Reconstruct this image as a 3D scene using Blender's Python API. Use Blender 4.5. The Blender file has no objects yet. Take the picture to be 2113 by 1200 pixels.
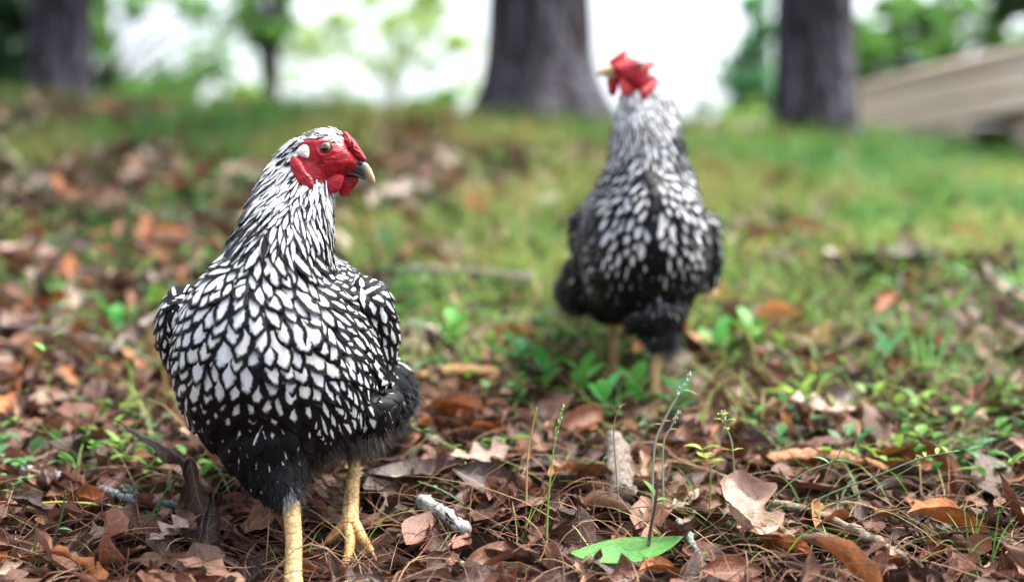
import bpy, math, random
import numpy as np
from mathutils import Vector, Matrix
from mathutils.bvhtree import BVHTree

random.seed(7)
RNG = np.random.default_rng(11)
S = bpy.context.scene
COL = S.collection
R = math.radians

# ------------------------------------------------------------------ camera, world, sun, exposure
CAM_H = 0.28
FPX = 50.0 / 36.0 * 2113.0            # focal length in photo pixels
cam_d = bpy.data.cameras.new('camera')
cam = bpy.data.objects.new('camera', cam_d)
COL.objects.link(cam)
cam.location = (0, 0, CAM_H)
cam.rotation_euler = (R(90), 0, 0)
cam_d.lens = 50; cam_d.sensor_width = 36
cam_d.clip_start = 0.02; cam_d.clip_end = 2000
cam_d.dof.use_dof = True
cam_d.dof.focus_distance = 1.405
cam_d.dof.aperture_fstop = 1.8
S.camera = cam

SUN_EL, SUN_AZ = 66, 80              # azimuth measured clockwise from +Y
w = bpy.data.worlds.new('World'); S.world = w; w.use_nodes = True
nt = w.node_tree; nt.nodes.clear()
out = nt.nodes.new('ShaderNodeOutputWorld'); bg = nt.nodes.new('ShaderNodeBackground')
sky = nt.nodes.new('ShaderNodeTexSky'); sky.sky_type = 'NISHITA'; sky.sun_disc = False
sky.sun_elevation = R(SUN_EL); sky.sun_rotation = R(SUN_AZ)
sky.air_density = 1.0; sky.dust_density = 6.0; sky.ozone_density = 1.0
hs = nt.nodes.new('ShaderNodeHueSaturation'); hs.inputs['Saturation'].default_value = 0.4
nt.links.new(sky.outputs[0], hs.inputs['Color'])
nt.links.new(hs.outputs[0], bg.inputs[0])
bg.inputs[1].default_value = 0.115
nt.links.new(bg.outputs[0], out.inputs[0])

sl = bpy.data.lights.new('sun', 'SUN'); so = bpy.data.objects.new('sun', sl); COL.objects.link(so)
sl.energy = 1.15; sl.angle = R(11); sl.color = (1.0, 0.96, 0.9)
sd = Vector((math.sin(R(SUN_AZ)) * math.cos(R(SUN_EL)), math.cos(R(SUN_AZ)) * math.cos(R(SUN_EL)), math.sin(R(SUN_EL))))
so.rotation_euler = sd.to_track_quat('Z', 'Y').to_euler()
so.location = (2, -2, 6)

S.view_settings.view_transform = 'Standard'
S.view_settings.look = 'None'
S.view_settings.exposure = 2.42
S.view_settings.gamma = 1.0
S.view_settings.use_curve_mapping = False
S.cycles.use_denoising = True
S.cycles.max_bounces = 6
S.cycles.transparent_max_bounces = 4

# ------------------------------------------------------------------ small helpers
def lat_noise(x, y, seed=0):
    """smooth 2-D value noise in 0..1, vectorised"""
    x = np.asarray(x, float); y = np.asarray(y, float)
    xi = np.floor(x).astype(np.int64); yi = np.floor(y).astype(np.int64)
    fx = x - xi; fy = y - yi
    fx = fx * fx * (3 - 2 * fx); fy = fy * fy * (3 - 2 * fy)
    def h(a, b):
        n = (a * 374761393 + b * 668265263 + seed * 982451653) & 0x7fffffff
        n = ((n ^ (n >> 13)) * 1274126177) & 0x7fffffff
        n = (n ^ (n >> 16)) & 0xffff
        return n / 65535.0
    a = h(xi, yi); b = h(xi + 1, yi); c = h(xi, yi + 1); d = h(xi + 1, yi + 1)
    return (a * (1 - fx) + b * fx) * (1 - fy) + (c * (1 - fx) + d * fx) * fy

def fbm(x, y, seed=0, o=3):
    s = 0; a = 1; t = 0
    for i in range(o):
        s = s + a * lat_noise(np.asarray(x) * 2 ** i, np.asarray(y) * 2 ** i, seed + i); t += a; a *= .5
    return s / t

def gz(x, y):
    """height of the hillside"""
    x = np.asarray(x, float); y = np.asarray(y, float)
    up = 0.25 * (y - 1.36)
    top = 0.93 - 0.22 * (y - 5.0)
    k = 0.12
    m = -k * np.log(np.exp(-np.clip(up, -3, 60) / k) + np.exp(-np.clip(top, -50, 9) / k) + 1e-300)
    m = np.where(up < -2.9, up, m)
    m = np.where(y > 13, 0.93 - .22 * 8 - 0.03 * (y - 13), m)
    m = m - 0.045 * x * np.clip((y - 1.6) / 2.5, 0, 1) * np.clip(8 - np.abs(x), 0, 1)
    amp = np.clip((y - 1.3) / 2.0, 0.15, 1) * np.clip((40 - y) / 20, 0, 1)
    m = m + amp * (0.07 * (fbm(x * 1.6, y * 1.6, 3) - .5) + 0.022 * (fbm(x * 7, y * 7, 9) - .5))
    return m

_gx = np.arange(-5, 5.001, .02); _gy = np.arange(.6, 12.001, .02)
_GH = gz(*np.meshgrid(_gx, _gy)).tolist()
def gzf(x, y):
    i = (x + 5) / .02; j = (y - .6) / .02
    if not (0 <= i < len(_gx) - 1 and 0 <= j < len(_gy) - 1): return float(gz(x, y))
    ii, jj = int(i), int(j); fi, fj = i - ii, j - jj
    a, b = _GH[jj], _GH[jj + 1]
    return (a[ii] * (1 - fi) + a[ii + 1] * fi) * (1 - fj) + (b[ii] * (1 - fi) + b[ii + 1] * fi) * fj

def W(px, py, d):
    """point at depth d seen at photo pixel px, py"""
    return Vector(((px - 1056.5) / FPX * d, d, CAM_H + (600 - py) / FPX * d))

def G(px, py, lo=0.9, hi=9.0):
    """where the line of sight through a photo pixel meets the ground"""
    prev = lo
    for i in range(1, 500):
        d = lo + (hi - lo) * i / 500
        p = W(px, py, d)
        if p.z <= gzf(p.x, p.y):
            a, b = prev, d
            for _ in range(20):
                m = (a + b) / 2; q = W(px, py, m)
                if q.z <= gzf(q.x, q.y): b = m
                else: a = m
            q = W(px, py, b); q.z = gzf(q.x, q.y); return q
        prev = d
    p = W(px, py, 4.8); p.z = gzf(p.x, p.y); return p

def tag(o, label=None, cat=None, group=None, kind=None):
    if label: o['label'] = label
    if cat: o['category'] = cat
    if group: o['group'] = group
    if kind: o['kind'] = kind
    return o

def empty(name, loc, label=None, cat=None, group=None):
    o = bpy.data.objects.new(name, None); COL.objects.link(o); o.location = loc
    o.empty_display_size = .02
    return tag(o, label, cat, group)

class Acc:
    """collects vertices, faces and per-point attributes for one mesh"""
    def __init__(s): s.v = []; s.f = []; s.n = 0; s.at = {}
    def add(s, v, f, **at):
        v = np.asarray(v, float).reshape(-1, 3)
        s.v.append(v)
        if isinstance(f, np.ndarray): s.f.append(f + s.n)
        else:
            by = {}
            for q in f: by.setdefault(len(q), []).append(q)
            for q in by.values(): s.f.append(np.array(q, np.int64) + s.n)
        for k, a in at.items():
            a = np.asarray(a, float)
            if a.ndim == 1: a = np.tile(a, (len(v), 1))
            s.at.setdefault(k, []).append(a)
        s.n += len(v); return s
    def mesh(s, name, smooth=True, origin=(0, 0, 0)):
        me = bpy.data.meshes.new(name)
        v = np.concatenate(s.v) - np.asarray(origin, float)
        loops = np.concatenate([f.ravel() for f in s.f]).astype(np.int32)
        tot = np.concatenate([np.full(len(f), f.shape[1]) for f in s.f]).astype(np.int32)
        start = np.concatenate([[0], np.cumsum(tot)[:-1]]).astype(np.int32)
        me.vertices.add(len(v)); me.vertices.foreach_set('co', v.astype(np.float32).ravel())
        me.loops.add(len(loops)); me.loops.foreach_set('vertex_index', loops)
        me.polygons.add(len(tot)); me.polygons.foreach_set('loop_start', start); me.polygons.foreach_set('loop_total', tot)
        for k, l in s.at.items():
            a = np.concatenate(l)
            at = me.attributes.new(k, 'FLOAT_VECTOR', 'POINT')
            at.data.foreach_set('vector', a.astype(np.float32).ravel())
        me.update(calc_edges=True); me.validate()
        me.polygons.foreach_set('use_smooth', [smooth] * len(me.polygons))
        me.update()
        return me
    def build(s, name, mat, parent=None, smooth=True, origin=None):
        o0 = origin if origin is not None else (0, 0, 0)
        me = s.mesh(name, smooth, o0)
        me.materials.append(mat)
        o = bpy.data.objects.new(name, me); COL.objects.link(o)
        if parent: o.parent = parent
        elif origin is not None: o.location = origin
        return o

def part(acc, name, mat, root, smooth=True):
    """a part of a thing whose root Empty sits at root.location (vertices are in world space)"""
    top = root
    off = Vector((0, 0, 0))
    while top: off += Vector(top.location); top = top.parent
    return acc.build(name, mat, root, smooth, origin=off)

_GF = {}
def grid_faces(nr, nc, wrap=False):
    """quads of a grid, as a fresh list"""
    if (nr, nc, wrap) in _GF: return list(_GF[nr, nc, wrap])
    f = []
    for i in range(nr - 1):
        for j in range(nc if wrap else nc - 1):
            k = (j + 1) % nc
            f.append((i * nc + j, i * nc + k, (i + 1) * nc + k, (i + 1) * nc + j))
    _GF[nr, nc, wrap] = f
    return list(f)

def frames(P):
    P = np.asarray(P, float); n = len(P)
    T = np.gradient(P, axis=0); T /= np.linalg.norm(T, axis=1)[:, None] + 1e-12
    up = np.array([0, 0, 1.]) if abs(T[0][2]) < .9 else np.array([0, 1., 0])
    A = np.zeros_like(P); B = np.zeros_like(P)
    a = np.cross(T[0], up); a /= np.linalg.norm(a)
    for i in range(n):
        a = a - T[i] * a.dot(T[i]); a /= np.linalg.norm(a) + 1e-12
        A[i] = a
    B = np.cross(T, A)
    return T, A, B

def tube(P, rad, ns=8, cap=True, flat=1.0, noise=0.0, seed=0):
    P = np.asarray(P, float); rad = np.broadcast_to(np.asarray(rad, float), (len(P),))
    T, A, B = frames(P)
    th = np.linspace(0, 2 * math.pi, ns, endpoint=False)
    v = []
    for i in range(len(P)):
        r = rad[i] * np.ones(ns)
        if noise: r = r * (1 + noise * (2 * lat_noise(th * ns / 5 + seed, np.full(ns, i * .9 + seed), seed) - 1))
        v.append(P[i] + np.outer(np.cos(th) * r, A[i]) + np.outer(np.sin(th) * r * flat, B[i]))
    v = np.concatenate(v); f = grid_faces(len(P), ns, True)
    if cap:
        f.append(tuple(range(ns))[::-1]); n = (len(P) - 1) * ns
        f.append(tuple(range(n, n + ns)))
    return v, f

def curve(pts, n=12):
    """Catmull-Rom through points"""
    P = [np.asarray(p, float) for p in pts]
    P = [2 * P[0] - P[1]] + P + [2 * P[-1] - P[-2]]
    segs = len(P) - 3; o = []
    for k in range(n):
        t = k / (n - 1) * segs; i = min(int(t), segs - 1); u = t - i
        a, b, c, d = P[i:i + 4]
        o.append(.5 * (2 * b + (c - a) * u + (2 * a - 5 * b + 4 * c - d) * u * u + (3 * b - a - 3 * c + d) * u ** 3))
    return np.array(o)

def closed_curve(pts, n=36):
    P = [np.asarray(p, float) for p in pts]; m = len(P); o = []
    for k in range(n):
        t = k / n * m; i = int(t); u = t - i
        a, b, c, d = P[(i - 1) % m], P[i % m], P[(i + 1) % m], P[(i + 2) % m]
        o.append(.5 * (2 * b + (c - a) * u + (2 * a - 5 * b + 4 * c - d) * u * u + (3 * b - a - 3 * c + d) * u ** 3))
    return np.array(o)

# ------------------------------------------------------------------ materials
def new_mat(name):
    m = bpy.data.materials.new(name); m.use_nodes = True
    return m, m.node_tree, m.node_tree.nodes['Principled BSDF']

def nd(t, typ, **kw):
    n = t.nodes.new(typ)
    for k, v in kw.items():
        if k in n.inputs.keys():
            if hasattr(v, 'is_output') or isinstance(v, bpy.types.NodeSocket): t.links.new(v, n.inputs[k])
            else: n.inputs[k].default_value = v
        else: setattr(n, k, v)
    return n

def mth(t, op, a, b=None, c=None, clamp=False):
    n = t.nodes.new('ShaderNodeMath'); n.operation = op; n.use_clamp = clamp
    for i, x in enumerate((a, b, c)):
        if x is None: continue
        if isinstance(x, bpy.types.NodeSocket): t.links.new(x, n.inputs[i])
        else: n.inputs[i].default_value = x
    return n.outputs[0]

def mixc(t, fac, a, b, mode='MIX'):
    n = t.nodes.new('ShaderNodeMix'); n.data_type = 'RGBA'; n.blend_type = mode
    for s, x in ((n.inputs[0], fac), (n.inputs[6], a), (n.inputs[7], b)):
        if isinstance(x, bpy.types.NodeSocket): t.links.new(x, s)
        elif isinstance(x, (int, float)): s.default_value = x
        else: s.default_value = (*x, 1)
    return n.outputs[2]

def ramp(t, fac, stops):
    n = t.nodes.new('ShaderNodeValToRGB'); t.links.new(fac, n.inputs[0])
    e = n.color_ramp.elements
    while len(e) < len(stops): e.new(.5)
    for i, (p, c) in enumerate(stops):
        e[i].position = p; e[i].color = (*c, 1) if len(c) == 3 else c
    return n.outputs[0]

def attr(t, name):
    return nd(t, 'ShaderNodeAttribute', attribute_name=name)

def sep(t, vec):
    n = t.nodes.new('ShaderNodeSeparateXYZ'); t.links.new(vec, n.inputs[0]); return n.outputs

def bump(t, b, h, strength, dist):
    n = nd(t, 'ShaderNodeBump', Strength=strength, Distance=dist, Height=h)
    t.links.new(n.outputs[0], b.inputs['Normal'])

def mat_tinted(name, rough=.6, spec=.4, mott=.35, scale=120, bumpd=.0015, transl=0.0, spots=None):
    """colour from the per-point attribute 'tint', broken up by noise"""
    m, t, b = new_mat(name)
    a = attr(t, 'tint')
    tc = nd(t, 'ShaderNodeTexCoord')
    n1 = nd(t, 'ShaderNodeTexNoise', Vector=tc.outputs['Object'], Scale=scale, Detail=5.0, Roughness=.65)
    n2 = nd(t, 'ShaderNodeTexNoise', Vector=tc.outputs['Object'], Scale=scale * .22, Detail=2.0)
    f = mth(t, 'MULTIPLY_ADD', n1.outputs[0], 2 * mott, 1 - mott)
    f = mth(t, 'MULTIPLY', f, mth(t, 'MULTIPLY_ADD', n2.outputs[0], mott * 1.4, 1 - mott * .7))
    cb = nd(t, 'ShaderNodeCombineXYZ', X=f, Y=f, Z=f)
    c = mixc(t, 1.0, a.outputs['Color'], cb.outputs[0], 'MULTIPLY')
    if spots:
        s = mth(t, 'SMOOTH_MIN', n1.outputs[0], 1.0, 0)
        k = ramp(t, n1.outputs[0], [(.56, (0, 0, 0)), (.66, (1, 1, 1))])
        c = mixc(t, mth(t, 'MULTIPLY', k, spots[3]), c, spots[:3])
    t.links.new(c, b.inputs['Base Color'])
    b.inputs['Roughness'].default_value = rough
    b.inputs['Specular IOR Level'].default_value = spec
    bump(t, b, n1.outputs[0], .7, bumpd)
    if transl:
        tr = nd(t, 'ShaderNodeBsdfTranslucent', Color=c)
        mx = nd(t, 'ShaderNodeMixShader'); mx.inputs[0].default_value = transl
        t.links.new(b.outputs[0], mx.inputs[1]); t.links.new(tr.outputs[0], mx.inputs[2])
        t.links.new(mx.outputs[0], t.nodes['Material Output'].inputs[0])
    return m

def make_dry_leaf(name='dry_leaf', vc=(.5, .34, .22), lo=(.35, .33, .32), hi=(1.65, 1.6, 1.55), spot=.7):
    m, t, b = new_mat(name)
    tint = attr(t, 'tint').outputs['Color']
    lu = sep(t, attr(t, 'luv').outputs['Vector'])           # u across, t along, a number per leaf
    tc = nd(t, 'ShaderNodeTexCoord')
    off = nd(t, 'ShaderNodeCombineXYZ', X=mth(t, 'MULTIPLY', lu[2], 37.0), Y=mth(t, 'MULTIPLY', lu[1], 3.0), Z=mth(t, 'MULTIPLY', lu[0], 1.6))
    n1 = nd(t, 'ShaderNodeTexNoise', Vector=off.outputs[0], Scale=1.6, Detail=6.0, Roughness=.7)
    n2 = nd(t, 'ShaderNodeTexNoise', Vector=tc.outputs['Object'], Scale=420.0, Detail=4.0, Roughness=.7)
    au = mth(t, 'ABSOLUTE', lu[0])
    wob = mth(t, 'MULTIPLY_ADD', n1.outputs[0], .12, -.06)
    ph = mth(t, 'FRACT', mth(t, 'MULTIPLY', mth(t, 'ADD', mth(t, 'SUBTRACT', lu[1], mth(t, 'MULTIPLY', au, .16)), wob), 8.0))
    sv = mth(t, 'LESS_THAN', mth(t, 'ABSOLUTE', mth(t, 'SUBTRACT', ph, .5)), .06)
    mr = mth(t, 'LESS_THAN', au, mth(t, 'MULTIPLY_ADD', lu[1], -.045, .065))
    vein = mth(t, 'MAXIMUM', mth(t, 'MULTIPLY', sv, .55), mr)
    k = ramp(t, n1.outputs[0], [(.28, lo), (.5, (.95, .95, .95)), (.72, hi)])
    c = mixc(t, 1.0, tint, k, 'MULTIPLY')
    f2 = mth(t, 'MULTIPLY_ADD', n2.outputs[0], .9, .55); cb = nd(t, 'ShaderNodeCombineXYZ', X=f2, Y=f2, Z=f2)
    c = mixc(t, 1.0, c, cb.outputs[0], 'MULTIPLY')
    c = mixc(t, mth(t, 'MULTIPLY', vein, .5), c, mixc(t, .5, tint, vc))
    sp = ramp(t, n2.outputs[0], [(.64, (0, 0, 0)), (.7, (1, 1, 1))])
    c = mixc(t, mth(t, 'MULTIPLY', sp, spot), c, (.025, .012, .01))
    t.links.new(c, b.inputs['Base Color'])
    b.inputs['Roughness'].default_value = .42
    b.inputs['Specular IOR Level'].default_value = .5
    bump(t, b, mth(t, 'ADD', mth(t, 'MULTIPLY', vein, .8), mth(t, 'ADD', n2.outputs[0], mth(t, 'MULTIPLY', n1.outputs[0], 2.0))), .8, .0012)
    tr = nd(t, 'ShaderNodeBsdfTranslucent', Color=c)
    mx = nd(t, 'ShaderNodeMixShader'); mx.inputs[0].default_value = .05
    t.links.new(b.outputs[0], mx.inputs[1]); t.links.new(tr.outputs[0], mx.inputs[2])
    t.links.new(mx.outputs[0], t.nodes['Material Output'].inputs[0])
    return m
M_LEAF = make_dry_leaf()
M_BROAD = make_dry_leaf('broad_green_leaf', (.25, .45, .12), (.6, .62, .5), (1.25, 1.25, 1.2), 0)
M_GREEN = mat_tinted('green_leaf', .5, .4, .22, 70, .0006, .35)
M_NEEDLE = mat_tinted('pine_needle', .55, .4, .25, 60, .0002)
M_BARKSTICK = mat_tinted('stick_bark', .85, .2, .75, 230, .006, 0, (.4, .42, .38, .7))
M_STEM = mat_tinted('plant_stem', .55, .35, .2, 90, .0004)
M_FOLIAGE = mat_tinted('tree_foliage', .45, .4, .25, 3, .002, .55)
M_SKIN = None

# ground
def make_ground_mat():
    m, t, b = new_mat('forest_floor')
    tc = nd(t, 'ShaderNodeTexCoord')
    n1 = nd(t, 'ShaderNodeTexNoise', Vector=tc.outputs['Object'], Scale=2.2, Detail=4.0)
    n2 = nd(t, 'ShaderNodeTexNoise', Vector=tc.outputs['Object'], Scale=38.0, Detail=8.0, Roughness=.7)
    n3 = nd(t, 'ShaderNodeTexVoronoi', Vector=tc.outputs['Object'], Scale=26.0)
    c = ramp(t, n2.outputs[0], [(.3, (.006, .003, .002)), (.52, (.028, .013, .008)), (.72, (.08, .038, .022))])
    c2 = ramp(t, n2.outputs[0], [(.3, (.02, .02, .008)), (.7, (.09, .1, .035))])
    c = mixc(t, ramp(t, n1.outputs[0], [(.48, (0, 0, 0)), (.62, (.8, .8, .8))]), c, c2)
    t.links.new(c, b.inputs['Base Color'])
    b.inputs['Roughness'].default_value = .9
    b.inputs['Specular IOR Level'].default_value = .2
    h = mth(t, 'ADD', n2.outputs[0], n3.outputs['Distance'])
    bump(t, b, h, 1.0, .01)
    return m
M_GROUND = make_ground_mat()

def make_bark():
    m, t, b = new_mat('pine_bark')
    tc = nd(t, 'ShaderNodeTexCoord')
    mp = nd(t, 'ShaderNodeMapping', Vector=tc.outputs['Object']); mp.inputs['Scale'].default_value = (1, 1, .3)
    v = nd(t, 'ShaderNodeTexVoronoi', Vector=mp.outputs[0], Scale=22.0, feature='DISTANCE_TO_EDGE')
    n = nd(t, 'ShaderNodeTexNoise', Vector=mp.outputs[0], Scale=30.0, Detail=6.0)
    n2 = nd(t, 'ShaderNodeTexNoise', Vector=mp.outputs[0], Scale=6.0, Detail=3.0)
    c = ramp(t, n.outputs[0], [(.3, (.013, .012, .018)), (.5, (.03, .028, .04)), (.72, (.08, .076, .1))])
    n3 = nd(t, 'ShaderNodeTexNoise', Vector=mp.outputs[0], Scale=9.0, Detail=2.0)
    c = mixc(t, ramp(t, n2.outputs[0], [(.45, (0, 0, 0)), (.65, (.7, .7, .7))]), c, (.05, .035, .04))
    c = mixc(t, ramp(t, n3.outputs[0], [(.5, (0, 0, 0)), (.62, (.75, .75, .75))]), c, (.15, .145, .18))
    c = mixc(t, ramp(t, v.outputs[0], [(0, (1, 1, 1)), (.12, (0, 0, 0))]), c, (.02, .016, .016))
    t.links.new(c, b.inputs['Base Color']); b.inputs['Roughness'].default_value = .9
    b.inputs['Specular IOR Level'].default_value = .15
    bump(t, b, mth(t, 'ADD', mth(t, 'MINIMUM', v.outputs[0], .2), mth(t, 'MULTIPLY', n.outputs[0], .3)), 1.0, .06)
    return m
M_BARK = make_bark()

def make_wood():
    m, t, b = new_mat('weathered_plank')
    tc = nd(t, 'ShaderNodeTexCoord')
    mp = nd(t, 'ShaderNodeMapping', Vector=tc.outputs['Object']); mp.inputs['Scale'].default_value = (2, 40, 40)
    n = nd(t, 'ShaderNodeTexNoise', Vector=mp.outputs[0], Scale=1.0, Detail=6.0, Distortion=.6)
    oi = nd(t, 'ShaderNodeObjectInfo')
    c = ramp(t, n.outputs[0], [(.3, (.74, .56, .46)), (.55, (.84, .68, .58)), (.75, (.86, .74, .65))])
    g = mth(t, 'MULTIPLY_ADD', oi.outputs['Random'], .2, .85)
    cb = nd(t, 'ShaderNodeCombineXYZ', X=g, Y=g, Z=g)
    c = mixc(t, 1.0, c, cb.outputs[0], 'MULTIPLY')
    t.links.new(c, b.inputs['Base Color']); b.inputs['Roughness'].default_value = .8
    bump(t, b, n.outputs[0], .5, .004)
    return m
M_WOOD = make_wood()

# hen materials
def make_feather():
    """fuv = (u across -1..1, v along 0..1, random); fpar = (lacing width, 0 laced / 1 striped, how far the pale centre reaches)"""
    m, t, b = new_mat('laced_feather')
    uv = sep(t, attr(t, 'fuv').outputs['Vector']); pr = sep(t, attr(t, 'fpar').outputs['Vector'])
    u, v, r = uv[0], uv[1], uv[2]
    au = mth(t, 'ABSOLUTE', u)
    cx = nd(t, 'ShaderNodeCombineXYZ', X=mth(t, 'MULTIPLY', u, 2.2), Y=mth(t, 'MULTIPLY', v, 5.0), Z=mth(t, 'MULTIPLY', r, 91.0))
    n = nd(t, 'ShaderNodeTexNoise', Vector=cx.outputs[0], Scale=1.3, Detail=3.0)
    # barbs: fine chevron lines
    ch = mth(t, 'SUBTRACT', mth(t, 'MULTIPLY', v, 26.0), mth(t, 'MULTIPLY', au, 9.0))
    cb = nd(t, 'ShaderNodeCombineXYZ', X=mth(t, 'MULTIPLY', ch, 2.0), Y=mth(t, 'MULTIPLY', u, .8), Z=mth(t, 'MULTIPLY', r, 57.0))
    barb = nd(t, 'ShaderNodeTexNoise', Vector=cb.outputs[0], Scale=1.0, Detail=2.0)
    wob = mth(t, 'ADD', mth(t, 'MULTIPLY_ADD', n.outputs[0], .42, -.21), mth(t, 'MULTIPLY_ADD', barb.outputs[0], .4, -.2))
    U = mth(t, 'ADD', au, wob)
    q1 = mth(t, 'POWER', mth(t, 'MAXIMUM', mth(t, 'DIVIDE', U, mth(t, 'MAXIMUM', mth(t, 'SUBTRACT', 1.0, pr[0]), .02)), 0.0), 2.4)
    vt = mth(t, 'ADD', v, mth(t, 'MULTIPLY', wob, .35))
    q2 = mth(t, 'DIVIDE', mth(t, 'MAXIMUM', mth(t, 'SUBTRACT', vt, mth(t, 'MULTIPLY', pr[2], .62)), 0.0), mth(t, 'MULTIPLY', pr[2], .38))
    q2 = mth(t, 'POWER', q2, 1.7)
    q = mth(t, 'ADD', q1, q2)
    laced = ramp(t, mth(t, 'MULTIPLY', q, .5), [(.37, (1, 1, 1)), (.58, (0, 0, 0))])
    stripe = ramp(t, mth(t, 'ADD', U, mth(t, 'MULTIPLY', mth(t, 'SUBTRACT', 1.0, v), .25)), [(.84, (0, 0, 0)), (1.0, (1, 1, 1))])
    edge = mth(t, 'GREATER_THAN', v, .9)
    mask = mixc(t, pr[1], laced, stripe)
    white = mixc(t, barb.outputs[0], (.46, .49, .55), (.80, .83, .88))
    white = mixc(t, ramp(t, au, [(.03, (.5, .5, .5)), (.10, (0, 0, 0))]), white, (.82, .84, .86))
    white = mixc(t, ramp(t, n.outputs[0], [(.5, (0, 0, 0)), (.75, (.55, .55, .55))]), white, (.42, .43, .46))
    white = mixc(t, mth(t, 'MULTIPLY', mth(t, 'GREATER_THAN', r, .62), .35), white, (.72, .68, .58))
    black = mixc(t, barb.outputs[0], (.002, .002, .003), (.009, .009, .012))
    c = mixc(t, mask, black, white)
    t.links.new(c, b.inputs['Base Color'])
    b.inputs['Roughness'].default_value = .5
    b.inputs['Specular IOR Level'].default_value = .16
    bump(t, b, barb.outputs[0], .35, .0006)
    tr = nd(t, 'ShaderNodeBsdfTranslucent', Color=c)
    mx = nd(t, 'ShaderNodeMixShader'); mx.inputs[0].default_value = .12
    t.links.new(b.outputs[0], mx.inputs[1]); t.links.new(tr.outputs[0], mx.inputs[2])
    t.links.new(mx.outputs[0], t.nodes['Material Output'].inputs[0])
    return m
M_FEATHER = make_feather()

def make_red():
    m, t, b = new_mat('red_comb_skin')
    tc = nd(t, 'ShaderNodeTexCoord')
    mp = nd(t, 'ShaderNodeMapping', Vector=tc.outputs['Object']); mp.inputs['Scale'].default_value = (.55, 1, 1.5)
    n = nd(t, 'ShaderNodeTexNoise', Vector=mp.outputs[0], Scale=480.0, Detail=4.0)
    v = nd(t, 'ShaderNodeTexVoronoi', Vector=mp.outputs[0], Scale=650.0)
    n2 = nd(t, 'ShaderNodeTexNoise', Vector=tc.outputs['Object'], Scale=90.0, Detail=3.0)
    c = ramp(t, n2.outputs[0], [(.3, (.15, .001, .005)), (.5, (.32, .004, .013)), (.72, (.46, .018, .034))])
    c = mixc(t, ramp(t, n.outputs[0], [(.55, (0, 0, 0)), (.75, (.4, .4, .4))]), c, (.5, .06, .075))
    t.links.new(c, b.inputs['Base Color'])
    b.inputs['Roughness'].default_value = .4
    b.inputs['Specular IOR Level'].default_value = .35
    b.inputs['Subsurface Weight'].default_value = .15
    b.inputs['Subsurface Radius'].default_value = (.004, .001, .0008)
    b.inputs['Subsurface Scale'].default_value = 1.0
    bump(t, b, mth(t, 'ADD', mth(t, 'MULTIPLY', n2.outputs[0], 3.0), mth(t, 'ADD', n.outputs[0], mth(t, 'MULTIPLY', v.outputs['Distance'], .4))), .6, .0010)
    return m
M_RED = make_red()

def make_plain(name, col, rough, n_scale=200, var=.25, bd=.0005, coat=0):
    m, t, b = new_mat(name)
    tc = nd(t, 'ShaderNodeTexCoord')
    n = nd(t, 'ShaderNodeTexNoise', Vector=tc.outputs['Object'], Scale=n_scale, Detail=4.0)
    c = mixc(t, n.outputs[0], [x * (1 - var) for x in col], [min(1, x * (1 + var)) for x in col])
    t.links.new(c, b.inputs['Base Color']); b.inputs['Roughness'].default_value = rough
    b.inputs['Coat Weight'].default_value = coat
    bump(t, b, n.outputs[0], .6, bd)
    return m
M_LID = make_plain('dark_eyelid', (.09, .008, .01), .4, 400, .3)
M_LOBE = make_plain('white_ear_lobe', (.78, .72, .7), .6, 300, .12)
M_DOWN = make_plain('black_down', (.014, .014, .018), .8, 300, .5)
M_NOSTRIL = make_plain('nostril_dark', (.01, .008, .01), .6)
M_FLUFF = mat_tinted('fluff_strand', .6, .3, .2, 200, .0001)
M_BEAK = mat_tinted('horn_beak', .35, .5, .22, 260, .0004)
M_CLAW = mat_tinted('claw_horn', .45, .4, .25, 300, .0003)

def make_scale():
    m, t, b = new_mat('yellow_leg_scale')
    a = attr(t, 'tint')
    tc = nd(t, 'ShaderNodeTexCoord')
    v = nd(t, 'ShaderNodeTexVoronoi', Vector=tc.outputs['Object'], Scale=150.0, feature='DISTANCE_TO_EDGE')
    n = nd(t, 'ShaderNodeTexNoise', Vector=tc.outputs['Object'], Scale=150.0, Detail=5.0)
    c = mixc(t, mth(t, 'MULTIPLY_ADD', n.outputs[0], 1.4, -.3, True), (.34, .18, .05), a.outputs['Color'])
    c = mixc(t, ramp(t, v.outputs[0], [(0, (.85, .85, .85)), (.03, (.6, .6, .6)), (.09, (0, 0, 0))]), c, (.13, .065, .025))
    t.links.new(c, b.inputs['Base Color']); b.inputs['Roughness'].default_value = .45
    bump(t, b, mth(t, 'MINIMUM', v.outputs[0], .1), .7, .0022)
    return m
M_SCALE = make_scale()

def make_eye():
    m, t, b = new_mat('amber_eye')
    a = sep(t, attr(t, 'tint').outputs['Vector'])      # x = radius from the optical axis
    c = ramp(t, a[0], [(.0, (.003, .003, .003)), (.44, (.003, .003, .003)), (.50, (.10, .025, .006)), (.68, (.2, .055, .012)), (.8, (.03, .007, .004)), (1, (.03, .008, .006))])
    t.links.new(c, b.inputs['Base Color']); b.inputs['Roughness'].default_value = .12
    b.inputs['Coat Weight'].default_value = 1.0
    return m
M_EYE = make_eye()

# ------------------------------------------------------------------ ground
def axis(fine0, fine1, step, lo, hi, grow=1.25):
    a = list(np.arange(fine0, fine1, step)); s = step
    while a[-1] < hi: s *= grow; a.append(a[-1] + s)
    s = step
    while a[0] > lo: s *= grow; a.insert(0, a[0] - s)
    return np.array(a)
gx = axis(-2.4, 2.4, .03, -400, 400); gy = axis(.9, 6.2, .03, -40, 900)
X, Y = np.meshgrid(gx, gy)
Z = gz(X, Y)
a = Acc(); a.add(np.stack([X, Y, Z], -1).reshape(-1, 3), grid_faces(len(gy), len(gx)))
ground = a.build('ground', M_GROUND)
tag(ground, kind='structure')

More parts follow.
